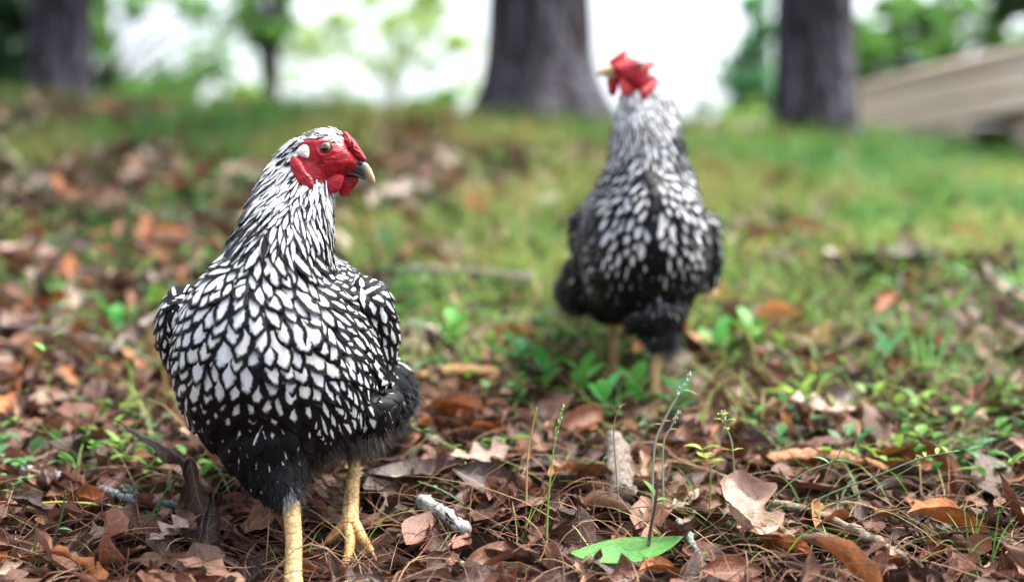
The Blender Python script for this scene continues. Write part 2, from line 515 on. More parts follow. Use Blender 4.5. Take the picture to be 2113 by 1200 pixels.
# ------------------------------------------------------------------ fallen leaves
BROWNS = [(.085, .032, .018), (.05, .02, .012), (.12, .055, .037), (.1, .038, .019), (.19, .083, .048), (.29, .155, .1), (.055, .018, .01), (.4, .25, .18), (.13, .036, .014), (.22, .098, .062), (.028, .01, .007), (.5, .36, .27), (.29, .095, .023), (.07, .026, .016), (.035, .014, .009)]
def luv_of(nr, us, r):
    return np.array([(u, t, r) for t in np.linspace(0, 1, nr) for u in us])

LU = (-1, -.5, 0, .5, 1)
def leaf_blade(L, Wd, kind, rng, nr=12, us=(-1, -.5, 0, .5, 1), bend=None, curl=None, crumple=.045):
    """a single fallen leaf in its own space, base at -L/2 along x"""
    ts = np.linspace(0, 1, nr)
    ph = rng.uniform(0, 6.28)
    v = []
    bend = rng.uniform(-1.5, 2.0) if bend is None else bend
    curl = rng.uniform(-.5, 2.6) if curl is None else curl
    tw = rng.uniform(-.6, .6)
    for t in ts:
        if kind == 'oak':
            hw = (math.sin(math.pi * min(1, t * .97 + .015)) ** .6) * (.62 + .42 * math.cos(2 * math.pi * 3 * t + math.pi * .75)) * (.55 + .6 * t)
        elif kind == 'oval':
            hw = math.sin(math.pi * t) ** .8
        else:
            hw = (math.sin(math.pi * min(1, t * .9 + .08)) ** .5) * (.8 + .3 * math.sin(t * 9 + ph))
        hw = max(hw, .03) * Wd / 2
        for u in us:
            asym = 1 + .15 * math.sin(5 * t + ph) * np.sign(u)
            a_ = curl * u * .9
            yy = hw * asym * u * (1 if abs(a_) < 1e-3 else math.sin(a_) / a_)
            zz = hw * abs(u) * (0 if abs(a_) < 1e-3 else (1 - math.cos(a_)) / abs(a_)) * np.sign(curl)
            x = (t - .5) * L
            # bend along the length
            if abs(bend) > .02:
                rr = L / bend; an = x / rr
                xx = (rr - zz) * math.sin(an); zz = rr - (rr - zz) * math.cos(an)
            else: xx = x
            ct, st = math.cos(tw * (t - .5)), math.sin(tw * (t - .5))
            v.append((xx, yy * ct - zz * st, yy * st + zz * ct))
    v = np.array(v); v += rng.normal(0, crumple * Wd * .35, v.shape) * [.5, .5, 1]
    return v, grid_faces(nr, len(us))

def rotm(rz, rx, ry):
    return np.array((Matrix.Rotation(rz, 3, 'Z') @ Matrix.Rotation(ry, 3, 'Y') @ Matrix.Rotation(rx, 3, 'X')))

def slope_m(x, y):
    e = .03
    dx = (gzf(x + e, y) - gzf(x - e, y)) / (2 * e); dy = (gzf(x, y + e) - gzf(x, y - e)) / (2 * e)
    n = Vector((-dx, -dy, 1)).normalized()
    return np.array(Vector((0, 0, 1)).rotation_difference(n).to_matrix())

FEET = [(-.2, 1.32), (-.163, 1.44), (-.163, 1.405), (-.15, 1.375), (.185, 1.83), (.14, 1.96)]
variants = []
for i in range(60):
    kind = ['oak', 'oak', 'oval', 'scrap'][i % 4]
    L = RNG.uniform(.042, .078) * (1 if kind != 'scrap' else .62)
    v, f = leaf_blade(L, L * RNG.uniform(.42, .62), kind, RNG)
    c = np.array(BROWNS[int(RNG.integers(len(BROWNS)))]) * RNG.uniform(.8, 1.2)
    lv = luv_of(12, LU, i / 60); f = np.array(f)
    me = Acc().add(v, f, tint=c, luv=lv).mesh('fallen_leaf')
    me.materials.append(M_LEAF); variants.append((me, v, f, c, lv))

def greenness(x, y):
    return .5 * fbm(x * 1.2 + 4, y * 1.2, 21) + .5 * fbm(x * 3.4 + 14, y * 3.0, 23) + .1 * x + .05 * (y - 2.5)
cands = []
# near litter 0.95-2.1 m
for n, y0, y1, hmax in ((3000, 1.12, 2.15, .024), (5600, 2.15, 5.6, .03)):
    ys = y0 + (y1 - y0) * RNG.random(n); xs = (RNG.random(n) * 2 - 1) * (ys * .40 + .12)
    gs = greenness(xs, ys)
    for x, y, g in zip(xs.tolist(), ys.tolist(), gs.tolist()):
        if y > 2.1:
            if g > .52 and RNG.random() < .6: continue
        q_ = min((x - a_) ** 2 + (y - b_) ** 2 for a_, b_ in FEET)
        if q_ < .035 ** 2: continue
        cands.append((x, y, RNG.random() * hmax * (.2 if q_ < .08 ** 2 else 1)))
def leaf_xform(x, y, h):
    near = y < 2.15
    M = slope_m(x, y) @ rotm(RNG.uniform(0, 6.28), RNG.normal(0, .46), RNG.normal(0, .46))
    return M, np.array([x, y, gzf(x, y) + .004 + h])
# the 300 largest in view become pieces of the ground
order = sorted(range(len(cands)), key=lambda i: cands[i][1] - 6 * cands[i][2] + (9 if abs(cands[i][0]) > .355 * cands[i][1] or (cands[i][2] < .009) or cands[i][1] < 1.27
        or (-.3 < cands[i][0] < -.13 and 1.45 < cands[i][1] < 2.3) else 0))
chosen = set(order[:300])
litter = Acc()
for i, (x, y, h) in enumerate(cands):
    me, v, f, c, lv = variants[int(RNG.integers(len(variants)))]
    M, p = leaf_xform(x, y, h)
    s = RNG.choice([.6, .85, 1.1, 1.35, 1.7], p=[.2, .25, .27, .2, .08])
    if i in chosen:
        o = bpy.data.objects.new('leaf', me); COL.objects.link(o); o.parent = ground
        o.matrix_local = Matrix.Translation(p) @ Matrix((M * s).tolist()).to_4x4()
    else:
        cc = c * RNG.uniform(.75, 1.2) * (.42 if h < .009 else 1)  # bottom leaves darkened: decay, plus painted shade to deepen the gaps in the litter
        if y > 2.1 and RNG.random() < .1: cc = np.array((.62, .5, .42)) * RNG.uniform(.7, 1.1)
        if y > 2.1: s = s * 1.3
        if RNG.random() < .07 and y > 1.9: cc = np.array((.4, .14, .04)) * RNG.uniform(.7, 1.1)
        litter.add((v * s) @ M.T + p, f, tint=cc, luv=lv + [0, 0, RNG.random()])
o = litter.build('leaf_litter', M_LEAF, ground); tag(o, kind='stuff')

# pine needles
def threads(acc, P, rad, tint):
    """many thin three-sided strands at once: P (n,m,3), rad (n,m), tint (n,3)"""
    n, m = P.shape[:2]
    T = np.gradient(P, axis=1); T /= np.linalg.norm(T, axis=2)[..., None] + 1e-12
    A = np.cross(T, np.array([.13, .21, .97])); A /= np.linalg.norm(A, axis=2)[..., None] + 1e-9
    B = np.cross(T, A)
    ring = np.stack([P + (A * math.cos(q) + B * math.sin(q)) * rad[..., None] for q in (0, 2.094, 4.189)], 2)
    i = np.arange(m - 1)[:, None]; j = np.arange(3)[None]; jj = (j + 1) % 3
    q = np.stack([i * 3 + j, i * 3 + jj, (i + 1) * 3 + jj, (i + 1) * 3 + j], -1).reshape(-1, 4)
    F = (q[None] + (np.arange(n) * m * 3)[:, None, None]).reshape(-1, 4)
    acc.add(ring.reshape(-1, 3), F, tint=np.repeat(tint, m * 3, 0))

nee = Acc()
N = 6500
y = 1.12 + 1.7 * RNG.random(N) ** 1.4; x = (RNG.random(N) * 2 - 1) * (y * .4 + .08)
L = RNG.uniform(.05, .13, N); s5 = np.linspace(-.5, .5, 6)
an = RNG.uniform(0, 6.28, N)[:, None] + RNG.normal(0, .7, N)[:, None] * s5
px_ = np.cumsum(np.cos(an), 1) * L[:, None] / 6; py_ = np.cumsum(np.sin(an), 1) * L[:, None] / 6
px_ += (x - px_.mean(1))[:, None]; py_ += (y - py_.mean(1))[:, None]
zz = gz(px_, py_) + .006 + RNG.random(N)[:, None] * .028 + s5 * (L * RNG.normal(0, .22, N))[:, None] + RNG.normal(0, .012, N)[:, None] * (1 - 4 * s5 * s5)
tn = np.array([(.2, .078, .038), (.12, .04, .02), (.36, .22, .13), (.065, .024, .015), (.14, .05, .026)])[RNG.integers(0, 5, N)] * RNG.uniform(.7, 1.15, (N, 1))
threads(nee, np.stack([px_, py_, zz], -1), np.array([.5, 1, 1, 1, .9, .4])[None] * RNG.uniform(.00035, .0007, (N, 1)), tn)
o = nee.build('pine_needles', M_NEEDLE); tag(o, 'reddish brown pine needles strewn over the leaf litter', 'pine needles', kind='stuff')

# ------------------------------------------------------------------ grass and ground cover
def blade(acc, base, L, az, lean, wd, col, nr=5, droop=1.0):
    t = np.linspace(0, 1, nr)
    hor = L * (lean * t + droop * .45 * t ** 2.2); ver = L * (t - .3 * droop * t ** 2.4)
    dx, dy = math.cos(az), math.sin(az)
    P = np.stack([base[0] + dx * hor, base[1] + dy * hor, base[2] + ver], 1)
    sd_ = np.array([-dy, dx, 0]); ww = wd * np.clip(1.0 - t ** 2.5, .04, 1) * .5
    v = np.empty((nr, 3, 3)); v[:, 0] = P - sd_ * ww[:, None]; v[:, 2] = P + sd_ * ww[:, None]; v[:, 1] = P; v[:, 1, 2] -= ww * .5
    acc.add(v.reshape(-1, 3), grid_faces(nr, 3), tint=col)

GREENS = [(.14, .26, .035), (.22, .33, .05), (.11, .23, .04), (.3, .36, .07), (.38, .36, .1), (.45, .33, .15), (.15, .27, .06)]
gr = Acc()
N = 52000
y = 1.7 + 4.0 * RNG.random(N) ** .8; x = (RNG.random(N) * 2 - 1) * (y * .4 + .15)
g = greenness(x, y)
keep = RNG.random(N) < np.clip((g - .43) * 9, .07, 1) * np.clip((y - 1.6) / .8, .12, 1)
x, y, g = x[keep], y[keep], g[keep]; n = len(x); z = gz(x, y)
L = RNG.uniform(.045, .14, n) * np.where(y > 2.2, 1.0, .8); az = RNG.uniform(0, 6.28, n); lean = RNG.uniform(.1, .9, n); wd = RNG.uniform(.002, .005, n)
t = np.linspace(0, 1, 4)[None]
hor = L[:, None] * (lean[:, None] * t + .45 * t ** 2.2); ver = L[:, None] * (t - .3 * t ** 2.4)
dx, dy = np.cos(az)[:, None], np.sin(az)[:, None]
P = np.stack([x[:, None] + dx * hor, y[:, None] + dy * hor, z[:, None] + ver], -1)
ww = (wd[:, None] * np.clip(1 - t ** 2.5, .04, 1) * .5)[..., None]
sdv = np.stack([-dy, dx, dx * 0], -1)
V = np.stack([P - sdv * ww, P - np.array([0, 0, .5]) * ww, P + sdv * ww], 2)
gf = np.array(grid_faces(4, 3))
pt_ = np.clip((fbm(x * 2.6 + 31, y * 2.6, 77) - .5) * 5 + .5 + RNG.normal(0, .25, n), 0, 1)[:, None]
GA = np.array([(.06, .18, .035), (.1, .25, .045), (.04, .13, .04)])[RNG.integers(0, 3, n)]; GB = np.array([(.2, .28, .06), (.28, .3, .09), (.15, .26, .05), (.34, .24, .11)])[RNG.integers(0, 4, n)]
tn = (GA * (1 - pt_) + GB * pt_) * RNG.uniform(.8, 1.5, (n, 1))
gr.add(V.reshape(-1, 3), (gf[None] + (np.arange(n) * 12)[:, None, None]).reshape(-1, 4), tint=np.repeat(tn, 12, 0))
o = gr.build('grass', M_GREEN); tag(o, 'thin yellow green grass growing up the slope', 'grass', kind='stuff')

def ovate(acc, base, az, pitch, L, wd, col, nr=5, fold=.3, curl=.5):
    """one leaf blade growing from base"""
    t = np.linspace(0, 1, nr)
    hw = wd * .5 * np.clip(np.sin(np.pi * np.clip(t * .96 + .03, 0, 1)) ** .75, .04, 1)
    an = pitch - curl * t
    st = L / (nr - 1)
    h = np.concatenate([[0], np.cumsum(np.cos(an[:-1]) * st)]); z = np.concatenate([[0], np.cumsum(np.sin(an[:-1]) * st)])
    d = np.array([math.cos(az), math.sin(az), 0]); s = np.array([-d[1], d[0], 0])
    P = np.asarray(base)[None] + np.outer(h, d) + np.outer(z, [0, 0, 1])
    v = np.empty((nr, 3, 3)); v[:, 1] = P; v[:, 0] = P - s * hw[:, None]; v[:, 2] = P + s * hw[:, None]
    v[:, 0, 2] += hw * fold; v[:, 2, 2] += hw * fold
    acc.add(v.reshape(-1, 3), grid_faces(nr, 3), tint=col)

WG = [(.09, .24, .045), (.14, .31, .05), (.06, .18, .05), (.19, .32, .05), (.07, .2, .08)]
cv = Acc()
N = 3600
ys = 1.55 + 3.6 * RNG.random(N); xs = (RNG.random(N) * 2 - 1) * (ys * .4 + .1)
gg = fbm(xs * 1.9 + 9, ys * 1.9, 40) + .05 * xs - .05 * (xs < -.25) * (ys < 2.1) - .07 * (ys < 2.0)
kp = RNG.random(N) < np.clip((gg - .44) * 7, .03, 1)
for x, y in zip(xs[kp].tolist(), ys[kp].tolist()):
    z = gzf(x, y); c0 = np.array(WG[int(RNG.integers(5))])
    for j in range(int(RNG.integers(4, 8))):
        az = RNG.uniform(0, 6.28); h = RNG.uniform(.01, .045)
        ovate(cv, (x + .012 * math.cos(az), y + .012 * math.sin(az), z + h), az, RNG.uniform(-.1, .9), RNG.uniform(.014, .032), RNG.uniform(.008, .016), c0 * RNG.uniform(.7, 1.3), 4)
o = cv.build('ground_cover', M_GREEN); tag(o, 'low leafy green weeds covering patches of the slope', 'weeds', kind='stuff')

# ------------------------------------------------------------------ hens
def loft(rings):
    ns = len(rings[0]); v = np.concatenate(rings); f = grid_faces(len(rings), ns, True)
    f.append(tuple(range(ns))[::-1]); n = (len(rings) - 1) * ns; f.append(tuple(range(n, n + ns)))
    return v, f

def interp(tab, n):
    tab = np.array(tab, float); t = np.linspace(0, len(tab) - 1, n)
    return np.stack([np.interp(t, np.arange(len(tab)), tab[:, k]) for k in range(tab.shape[1])], 1)

TH = np.linspace(0, 2 * math.pi, 28, endpoint=False)
CT, ST = np.cos(TH), np.sin(TH)

FACE = [(628, 303), (640, 294), (655, 290), (672, 290), (692, 295), (706, 303), (722, 312), (735, 322), (742, 335), (736, 345), (722, 350), (716, 362), (700, 366), (680, 370), (656, 372), (638, 354), (626, 334)]
LOBE_RED = [(616, 326), (628, 330), (638, 340), (646, 356), (658, 368), (664, 380), (662, 392), (652, 396), (640, 390), (628, 378), (617, 358), (612, 340)]
LOBE_WHITE = [(624, 317), (630, 308), (640, 303), (648, 306), (651, 318), (649, 330), (641, 329), (631, 325)]
WATTLE1 = [(665, 372), (680, 364), (700, 360), (716, 366), (714, 380), (708, 394), (698, 400), (684, 400), (671, 393), (664, 382)]
WATTLE2 = [(706, 362), (722, 362), (740, 367), (738, 378), (728, 390), (720, 402), (710, 406), (700, 404), (698, 390)]
COMB = [(708, 277), (714, 272), (721, 277), (733, 290), (744, 306), (754, 321), (758, 331), (751, 335), (737, 328), (725, 316), (714, 299)]

def inside(poly, x, y):
    c = False; n = len(poly); j = n - 1
    for i in range(n):
        xi, yi = poly[i]; xj, yj = poly[j]
        if (yi > y) != (yj > y) and x < (xj - xi) * (y - yi) / (yj - yi) + xi: c = not c
        j = i
    return c

class Head:
    def __init__(s, C, fwd, up, side, k):
        s.C = np.array(C, float); s.f = np.array(fwd, float); s.u = np.array(up, float); s.s = np.array(side, float); s.k = k
    def pt(s, px, py, lat=0.0):
        return s.C + s.f * (px - 672) * s.k + s.u * (325 - py) * s.k + s.s * lat
    def inv(s, p):
        d = np.asarray(p) - s.C
        return 672 + d.dot(s.f) / s.k, 325 - d.dot(s.u) / s.k, d.dot(s.s)

def pillow(H, outline, lat, thick, n=36, bumpy=0.0, seed=1, lean=0.0, droop=0.0):
    o = closed_curve(outline, n); c = o.mean(0)
    rs = [1, .96, .86, .7, .48, .24]
    v = []; f = []
    rows = []
    for sgn in (1, -1):
        for r in (rs if sgn == 1 else rs[1:][::-1]):
            q = c + (o - c) * r
            th = thick * math.sqrt(max(0, 1 - r ** 2.6)) * sgn
            row = []
            for i, (x, y) in enumerate(q):
                b = bumpy * (float(lat_noise(x * .34, y * .34, seed)) - .5) * (1 - r * r)
                la = lat + th + b * sgn + lean * (y - c[1]) * H.k
                row.append(H.pt(x, y, la))
            rows.append(np.array(row))
    # order: front centre outwards to rim, then back
    fr = rows[:len(rs)][::-1]; bk = rows[len(rs):][::-1]
    allr = fr + bk
    return loft(allr)

def cen_z(a_, b_, c_): return (a_[:, 2] + b_[:, 2] + c_[:, 2]) / 3

def make_hen(P):
    root = empty(P['name'], P['base'], P['label'], 'hen', 'silver laced hens')
    d0 = P['d']; k = d0 / FPX
    H = P['head']
    # ---- the continuous body under the plumage
    parts = []
    xc, zc = W(P['cx'], P['cy'], d0).x, W(P['cx'], P['cy'], d0).z
    hw, hh = P['hw'] * k - .003, P['hh'] * k - .003
    secs = [(-.112, .16, .22, .02), (-.104, .38, .42, .02), (-.088, .62, .64, .02), (-.062, .82, .84, .01), (-.025, .96, .97, 0), (.025, 1, 1, 0), (.07, .97, .95, .004),
            (.115, .86, .82, .012), (.155, .66, .66, .024), (.19, .44, .47, .04), (.22, .22, .26, .055), (.235, .08, .1, .062)]
    rings = []
    for s, a_, b_, dz in interp(secs, 34):
        x_ = xc + P['yaw'] * s
        rings.append(np.stack([x_ + CT * hw * a_, np.full(28, d0 + s), zc + dz + ST * hh * b_], 1))
    parts.append(loft(rings))
    # neck
    rings = []
    for py, l, r_, yc, hy in interp(P['neck'], 26):
        y = d0 + yc; kk = y / FPX
        c = W((l + r_) / 2, py, y); hx = (r_ - l) / 2 * kk - .0025
        rings.append(np.stack([c.x + CT * hx, y + ST * hy, np.full(28, c.z)], 1))
    parts.append(loft(rings))
    # skull
    rings = []
    for px, top, bot, wd in interp([(596, 318, 352, .008), (606, 300, 366, .013), (625, 278, 380, .0165), (650, 265, 386, .018), (675, 261, 384, .0175), (695, 264, 378, .016), (712, 278, 371, .0125), (728, 302, 365, .009), (742, 322, 360, .0065), (750, 332, 356, .004)], 26):
        cy, h2 = (top + bot) / 2, (bot - top) / 2 - 3
        rings.append(np.array([H.pt(px, cy - h2 * s_, wd * c_) for c_, s_ in zip(CT, ST)]))
    parts.append(loft(rings))
    # thighs, rump fluff and wing swellings
    for pts, rad in P['lumps']:
        cp = curve([W(*q) for q in pts], 16)
        rr = np.interp(np.linspace(0, 1, 16), np.linspace(0, 1, len(rad)), rad)
        t = np.linspace(-1, 1, 16); cap = np.sqrt(np.clip(1 - np.abs(t) ** 8, .02, 1))
        parts.append(tube(cp, rr * cap, 20))
    acc = Acc()
    for v, f in parts: acc.add(v, f)
    tmp = acc.build('tmp_body', M_DOWN)
    m = tmp.modifiers.new('r', 'REMESH'); m.mode = 'VOXEL'; m.voxel_size = .0042
    m = tmp.modifiers.new('s', 'SMOOTH'); m.factor = .5; m.iterations = 5
    dg = bpy.context.evaluated_depsgraph_get(); dg.update()
    me = bpy.data.meshes.new_from_object(tmp.evaluated_get(dg))
    bpy.data.objects.remove(tmp)
    nv = len(me.vertices); co = np.empty(nv * 3); me.vertices.foreach_get('co', co); co = co.reshape(-1, 3)
    polys = [tuple(p.vertices) for p in me.polygons]
    bvh = BVHTree.FromPolygons([Vector(c) for c in co], polys)
    bacc = Acc(); bacc.add(co, polys)
    body = part(bacc, 'body', M_DOWN, root)
    body.data.materials.append(M_LOBE)
    zneck = W(P['cx'], P['pyneck'], d0).z; zhead = H.pt(672, 390)[2]
    cen = np.array([co[p[0]] for p in polys])
    mi = (cen[:, 2] > zhead - .012).astype(np.int32)
    body.data.materials.append(M_RED)
    hv = cen - H.C; hxx = 672 + hv @ H.f / H.k; hyy = 325 - hv @ H.u / H.k
    ct_ = np.array([672, 328.]); FG = [tuple(ct_ + (np.array(q) - ct_) * 1.06) for q in FACE]
    for i in np.nonzero(mi)[0]:
        if hxx[i] > 712 or (hxx[i] > 636 and 352 < hyy[i] < 400 and abs(hv[i] @ H.s) < .03) or inside(FG, hxx[i], hyy[i]): mi[i] = 2
    body.data.polygons.foreach_set('material_index', mi)

    # ---- plumage
    tri = []
    for p in polys:
        tri.append(p[:3])
        if len(p) == 4: tri.append((p[0], p[2], p[3]))
    tri = np.array(tri); A_, B_, C_ = co[tri[:, 0]], co[tri[:, 1]], co[tri[:, 2]]
    nr_ = np.cross(B_ - A_, C_ - A_); ar = np.linalg.norm(nr_, axis=1); nr_ /= ar[:, None] + 1e-15
    NC = 34000
    prob = ar * (1 + 5 * (cen_z(A_, B_, C_) > zneck)); prob /= prob.sum()
    pick = RNG.choice(len(tri), NC, p=prob)
    u1, u2 = RNG.random(NC), RNG.random(NC); fl = u1 + u2 > 1; u1[fl] = 1 - u1[fl]; u2[fl] = 1 - u2[fl]
    pts = A_[pick] + u1[:, None] * (B_ - A_)[pick] + u2[:, None] * (C_ - A_)[pick]
    nrm = nr_[pick]
    grid = {}; cell = .006
    feathers = []
    for p, n_ in zip(pts, nrm):
        hx, hy, lat = H.inv(p)
        rho = RNG.random()
        head = hy < 392 and 585 < hx < 790 and abs(lat) < .03 and (hx - 672) ** 2 + (hy - 325) ** 2 < 85 ** 2
        if head:
            if inside(FACE, hx, hy) or (hx > 626 and hy > 334 and hx + hy > 978) or hx > 728 or inside(LOBE_WHITE, hx, hy) or inside(LOBE_RED, hx, hy) or (hx > 640 and hy > 360) or (hx > 712 and hy > 285): continue
            tt = np.clip((700 - hx) / 100, 0, 1)
            L, wd, sp = .008 + .006 * tt, .0035 + .0015 * tt, .0028
            flow = -H.f * .9 - H.u * (.35 + .5 * tt)
            par = (0.04, 0, 1.25) if rho > .22 + .2 * tt else (.25, 1, 1)
            if rho < .1: par = (.6, 0, .8)
            lift = .0016; pw = 1.5
        elif p[2] > zneck:
            t = np.clip((p[2] - zneck) / (zhead - zneck), 0, 1)
            nape = (P['nape'] * (xc + P['neckdx'] - p[0]) / (hw * .42)) * .75 + n_[1] * .9 + P['napebias'] - .5 * t ** 3
            L, wd, sp = .044 - .024 * t, .0112 - .0060 * t, .0076 - .0038 * t
            flow = np.array([(p[0] - xc - P['neckdx']) * (5.5 if t < .6 else 2) - P['nape'] * (.35 * t + .1), .15, -1.0])
            if nape > RNG.normal(-.05, .22):
                par = (.3, 1, 1) if rho > .1 else (.5, 0, 1)
            else:
                par = (P['necklace'] + .1 * (1 - t) + .16 * rho, 0, .95 - .1 * (1 - t)) if rho > .6 * t - .12 else (.05, 0, 1.3)
            lift = .0035; pw = 1.25
        else:
            t = (p[2] - zc) / hh
            side = abs(p[0] - xc - P['yaw'] * (p[1] - d0)) / hw
            wing = side > P['wing'][int(p[0] > xc)] and p[1] > d0 - .07 and -.62 < t < .95
            flow = np.array([(p[0] - xc) * 1.6, .62, -.8])
            if p[0] - xc > P['rump'] and t < -.12: wing = False
            if wing:
                flow = np.array([(p[0] - xc) * .5, .75, -.62])
                L, wd, sp = .034, .0145, .0092
                par = (.5 + .32 * rho, 0, .78 + .12 * RNG.random())
            elif (p[1] > d0 + .10 and t < .2) or (p[0] - xc > P['rump'] and t < -.12):
                L, wd, sp = .036, .017, .012; par = (1.4, 0, .5)
            else:
                g = np.clip((t + P['dark']) / .62, 0, 1)       # 0 low belly .. 1 breast
                up_ = np.clip((t - .15) / .75, 0, 1)
                L, wd, sp = .039 - .003 * up_, .0218 - .0090 * up_, .0122 - .0042 * up_
                par = (.35 + .13 * rho + .06 * up_ + .5 * (1 - g) ** 1.3, 0, .88 - .06 * RNG.random() - .24 * (1 - g))
                if P.get('midline') and abs(p[0] - xc - .004) < .007: par = (1.4, 0, .5)
                if g < .25 and rho < .26: par = (1.4, 0, .5)
                if g <= 0 and rho < .5: par = (1.4, 0, .5)
            lift = .0042; pw = 1.7
        if P.get('lacemul'): par = (min(1.4, par[0] * P['lacemul']) if par[1] == 0 and par[0] > .1 and not head else par[0], par[1], par[2])
        # spacing
        ci = tuple(np.floor(p / cell).astype(int)); rr = int(math.ceil(sp / cell)); ok = True
        for i in range(-rr, rr + 1):
            for j in range(-rr, rr + 1):
                for l in range(-rr, rr + 1):
                    for q, sq in grid.get((ci[0] + i, ci[1] + j, ci[2] + l), ()):
                        s_ = (sp + sq) * .5
                        if (q[0] - p[0]) ** 2 + (q[1] - p[1]) ** 2 + (q[2] - p[2]) ** 2 < s_ * s_: ok = False; break
                    if not ok: break
                if not ok: break
            if not ok: break
        if not ok: continue
        grid.setdefault(ci, []).append((p, sp))
        feathers.append((p, n_, flow, L * RNG.uniform(.88, 1.12), wd * RNG.uniform(.9, 1.15), par, lift, pw, sp))
    us = np.array([-1, -.55, 0, .55, 1]); vs = np.array([0, .3, .52, .7, .84, .94, 1.0])
    F = np.array(grid_faces(7, 5))
    done = []
    for p, n_, flow, L, wd, par, lift, pw, sp in feathers:
        flow = flow + RNG.normal(0, .10, 3)
        t_ = flow - n_ * flow.dot(n_); t_ /= np.linalg.norm(t_) + 1e-9
        s_ = np.cross(n_, t_)
        r0 = p - t_ * L * .55
        jit = RNG.normal(0, .0007); roll = RNG.normal(0, .2)
        v = []; fuv = []; rnd = RNG.random()
        for vv in vs:
            wp = min(1, .5 + .75 * vv)
            if vv > .55: wp *= max(.10, 1 - ((vv - .55) / .45) ** (2.6 if pw > 1.6 else 1.9)) ** (1 / pw)
            for u in us:
                q = r0 + t_ * (vv * L - .10 * L * u * u * (vv > .5) * vv) + s_ * (u * wp * wd * .5)
                loc, no, _, _ = bvh.find_nearest(Vector(q))
                off = .0006 + lift * vv ** 1.3 + jit - .0011 * u * u * (wd / .02) + roll * u * wd * .25 * vv
                v.append((loc.x + no.x * off, loc.y + no.y * off, loc.z + no.z * off))
                fuv.append((u, vv, rnd))
        face = max(0, -n_[1]) * sp * sp
        done.append((face, v, fuv, par, p))
    done.sort(key=lambda e: -e[0])
    rest = Acc()
    for i, (fc, v, fuv, par, p) in enumerate(done):
        if i < 300:
            part(Acc().add(v, F, fuv=fuv, fpar=par), 'feather', M_FEATHER, root)
        else: rest.add(v, F, fuv=fuv, fpar=par)
    o = part(rest, 'plumage', M_FEATHER, root); tag(o, kind='stuff')

    # ---- folded wing quills and tail
    for sx in (-1, 1):
        wa = Acc()
        for i in range(7):
            p0 = np.array([xc + sx * hw * (.94 - .02 * i) + P['yaw'] * .02, d0 - .01 + .012 * i, zc - hh * (.02 + .085 * i)])
            dr = np.array([sx * -.02, .92, -.34 + .03 * i]); dr /= np.linalg.norm(dr)
            L = .15 - .006 * i; ws = np.array([0, 0.25, .97]); v = []; fu = []; rd = RNG.random()
            for vv in vs:
                wp = .011 * min(1, .6 + vv) * (1 if vv < .75 else max(.1, 1 - ((vv - .75) / .25) ** 2.2))
                for u in us:
                    q = p0 + dr * L * vv + ws * u * wp
                    loc, no, _, _ = bvh.find_nearest(Vector(q)); off = .005 + .0012 * i
                    # quills hug the flank, then run on freely behind it
                    c_ = np.array(loc) + np.array(no) * off
                    v.append(c_ * (1 - vv ** 2 * .2) + q * (vv ** 2 * .2)); fu.append((u, vv, rd))
            wa.add(v, F, fuv=fu, fpar=P['quill'])
        part(wa, 'wing', M_FEATHER, root)
    ta = Acc()
    for i in range(12):
        a_ = (i - 5.5) / 5.5
        p0 = np.array([xc + P['yaw'] * .19 + a_ * .014, d0 + .18, zc + .045 - abs(a_) * .012])
        dr = np.array([a_ * .28 + P['yaw'], .9, .42 - .2 * abs(a_)]); dr /= np.linalg.norm(dr)
        ws = np.cross(dr, [a_ * .9 + .001, 0, 1]); ws /= np.linalg.norm(ws); v = []; fu = []
        for vv in vs:
            wp = .017 * min(1, .5 + vv) * (1 if vv < .7 else max(.1, 1 - ((vv - .7) / .3) ** 2.2))
            for u in us:
                v.append(p0 + dr * .13 * vv + ws * u * wp + np.array([0, 0, -.02 * vv * vv])); fu.append((u, vv, i / 12))
        ta.add(v, F, fuv=fu, fpar=(1.4, 0, .4))
    part(ta, 'tail', M_FEATHER, root)

    # ---- fluff: fine strands on thighs, hocks and vent
    fa = Acc(); FP, FR, FT = [], [], []
    for (px, py, y, rx, ry, n, col, dirn, ln) in P['fluff']:
        for i in range(n):
            q = W(px + RNG.normal(0, rx), py + RNG.normal(0, ry), y + RNG.normal(0, .008))
            loc, no, _, _ = bvh.find_nearest(q)
            if (Vector(q) - loc).length > .04: continue
            b0 = np.array(loc) + np.array(no) * .002
            dv = np.array(dirn) * 1.0 + np.array(no) * .75 + RNG.normal(0, .3, 3); dv /= np.linalg.norm(dv)
            L = ln * RNG.uniform(.5, 1.2); t = np.linspace(0, 1, 4)
            FP.append(b0 + np.outer(t, dv) * L + np.outer(t ** 2, [RNG.normal(0, .15), RNG.normal(0, .15), -.35]) * L)
            FR.append(np.array([1, .9, .6, .15]) * RNG.uniform(.00014, .00034)); FT.append(np.array(col) * RNG.uniform(.6, 1.3))
    if FP:
        threads(fa, np.array(FP), np.array(FR), np.array(FT))
        o = part(fa, 'fluff', M_FLUFF, root); tag(o, kind='stuff')

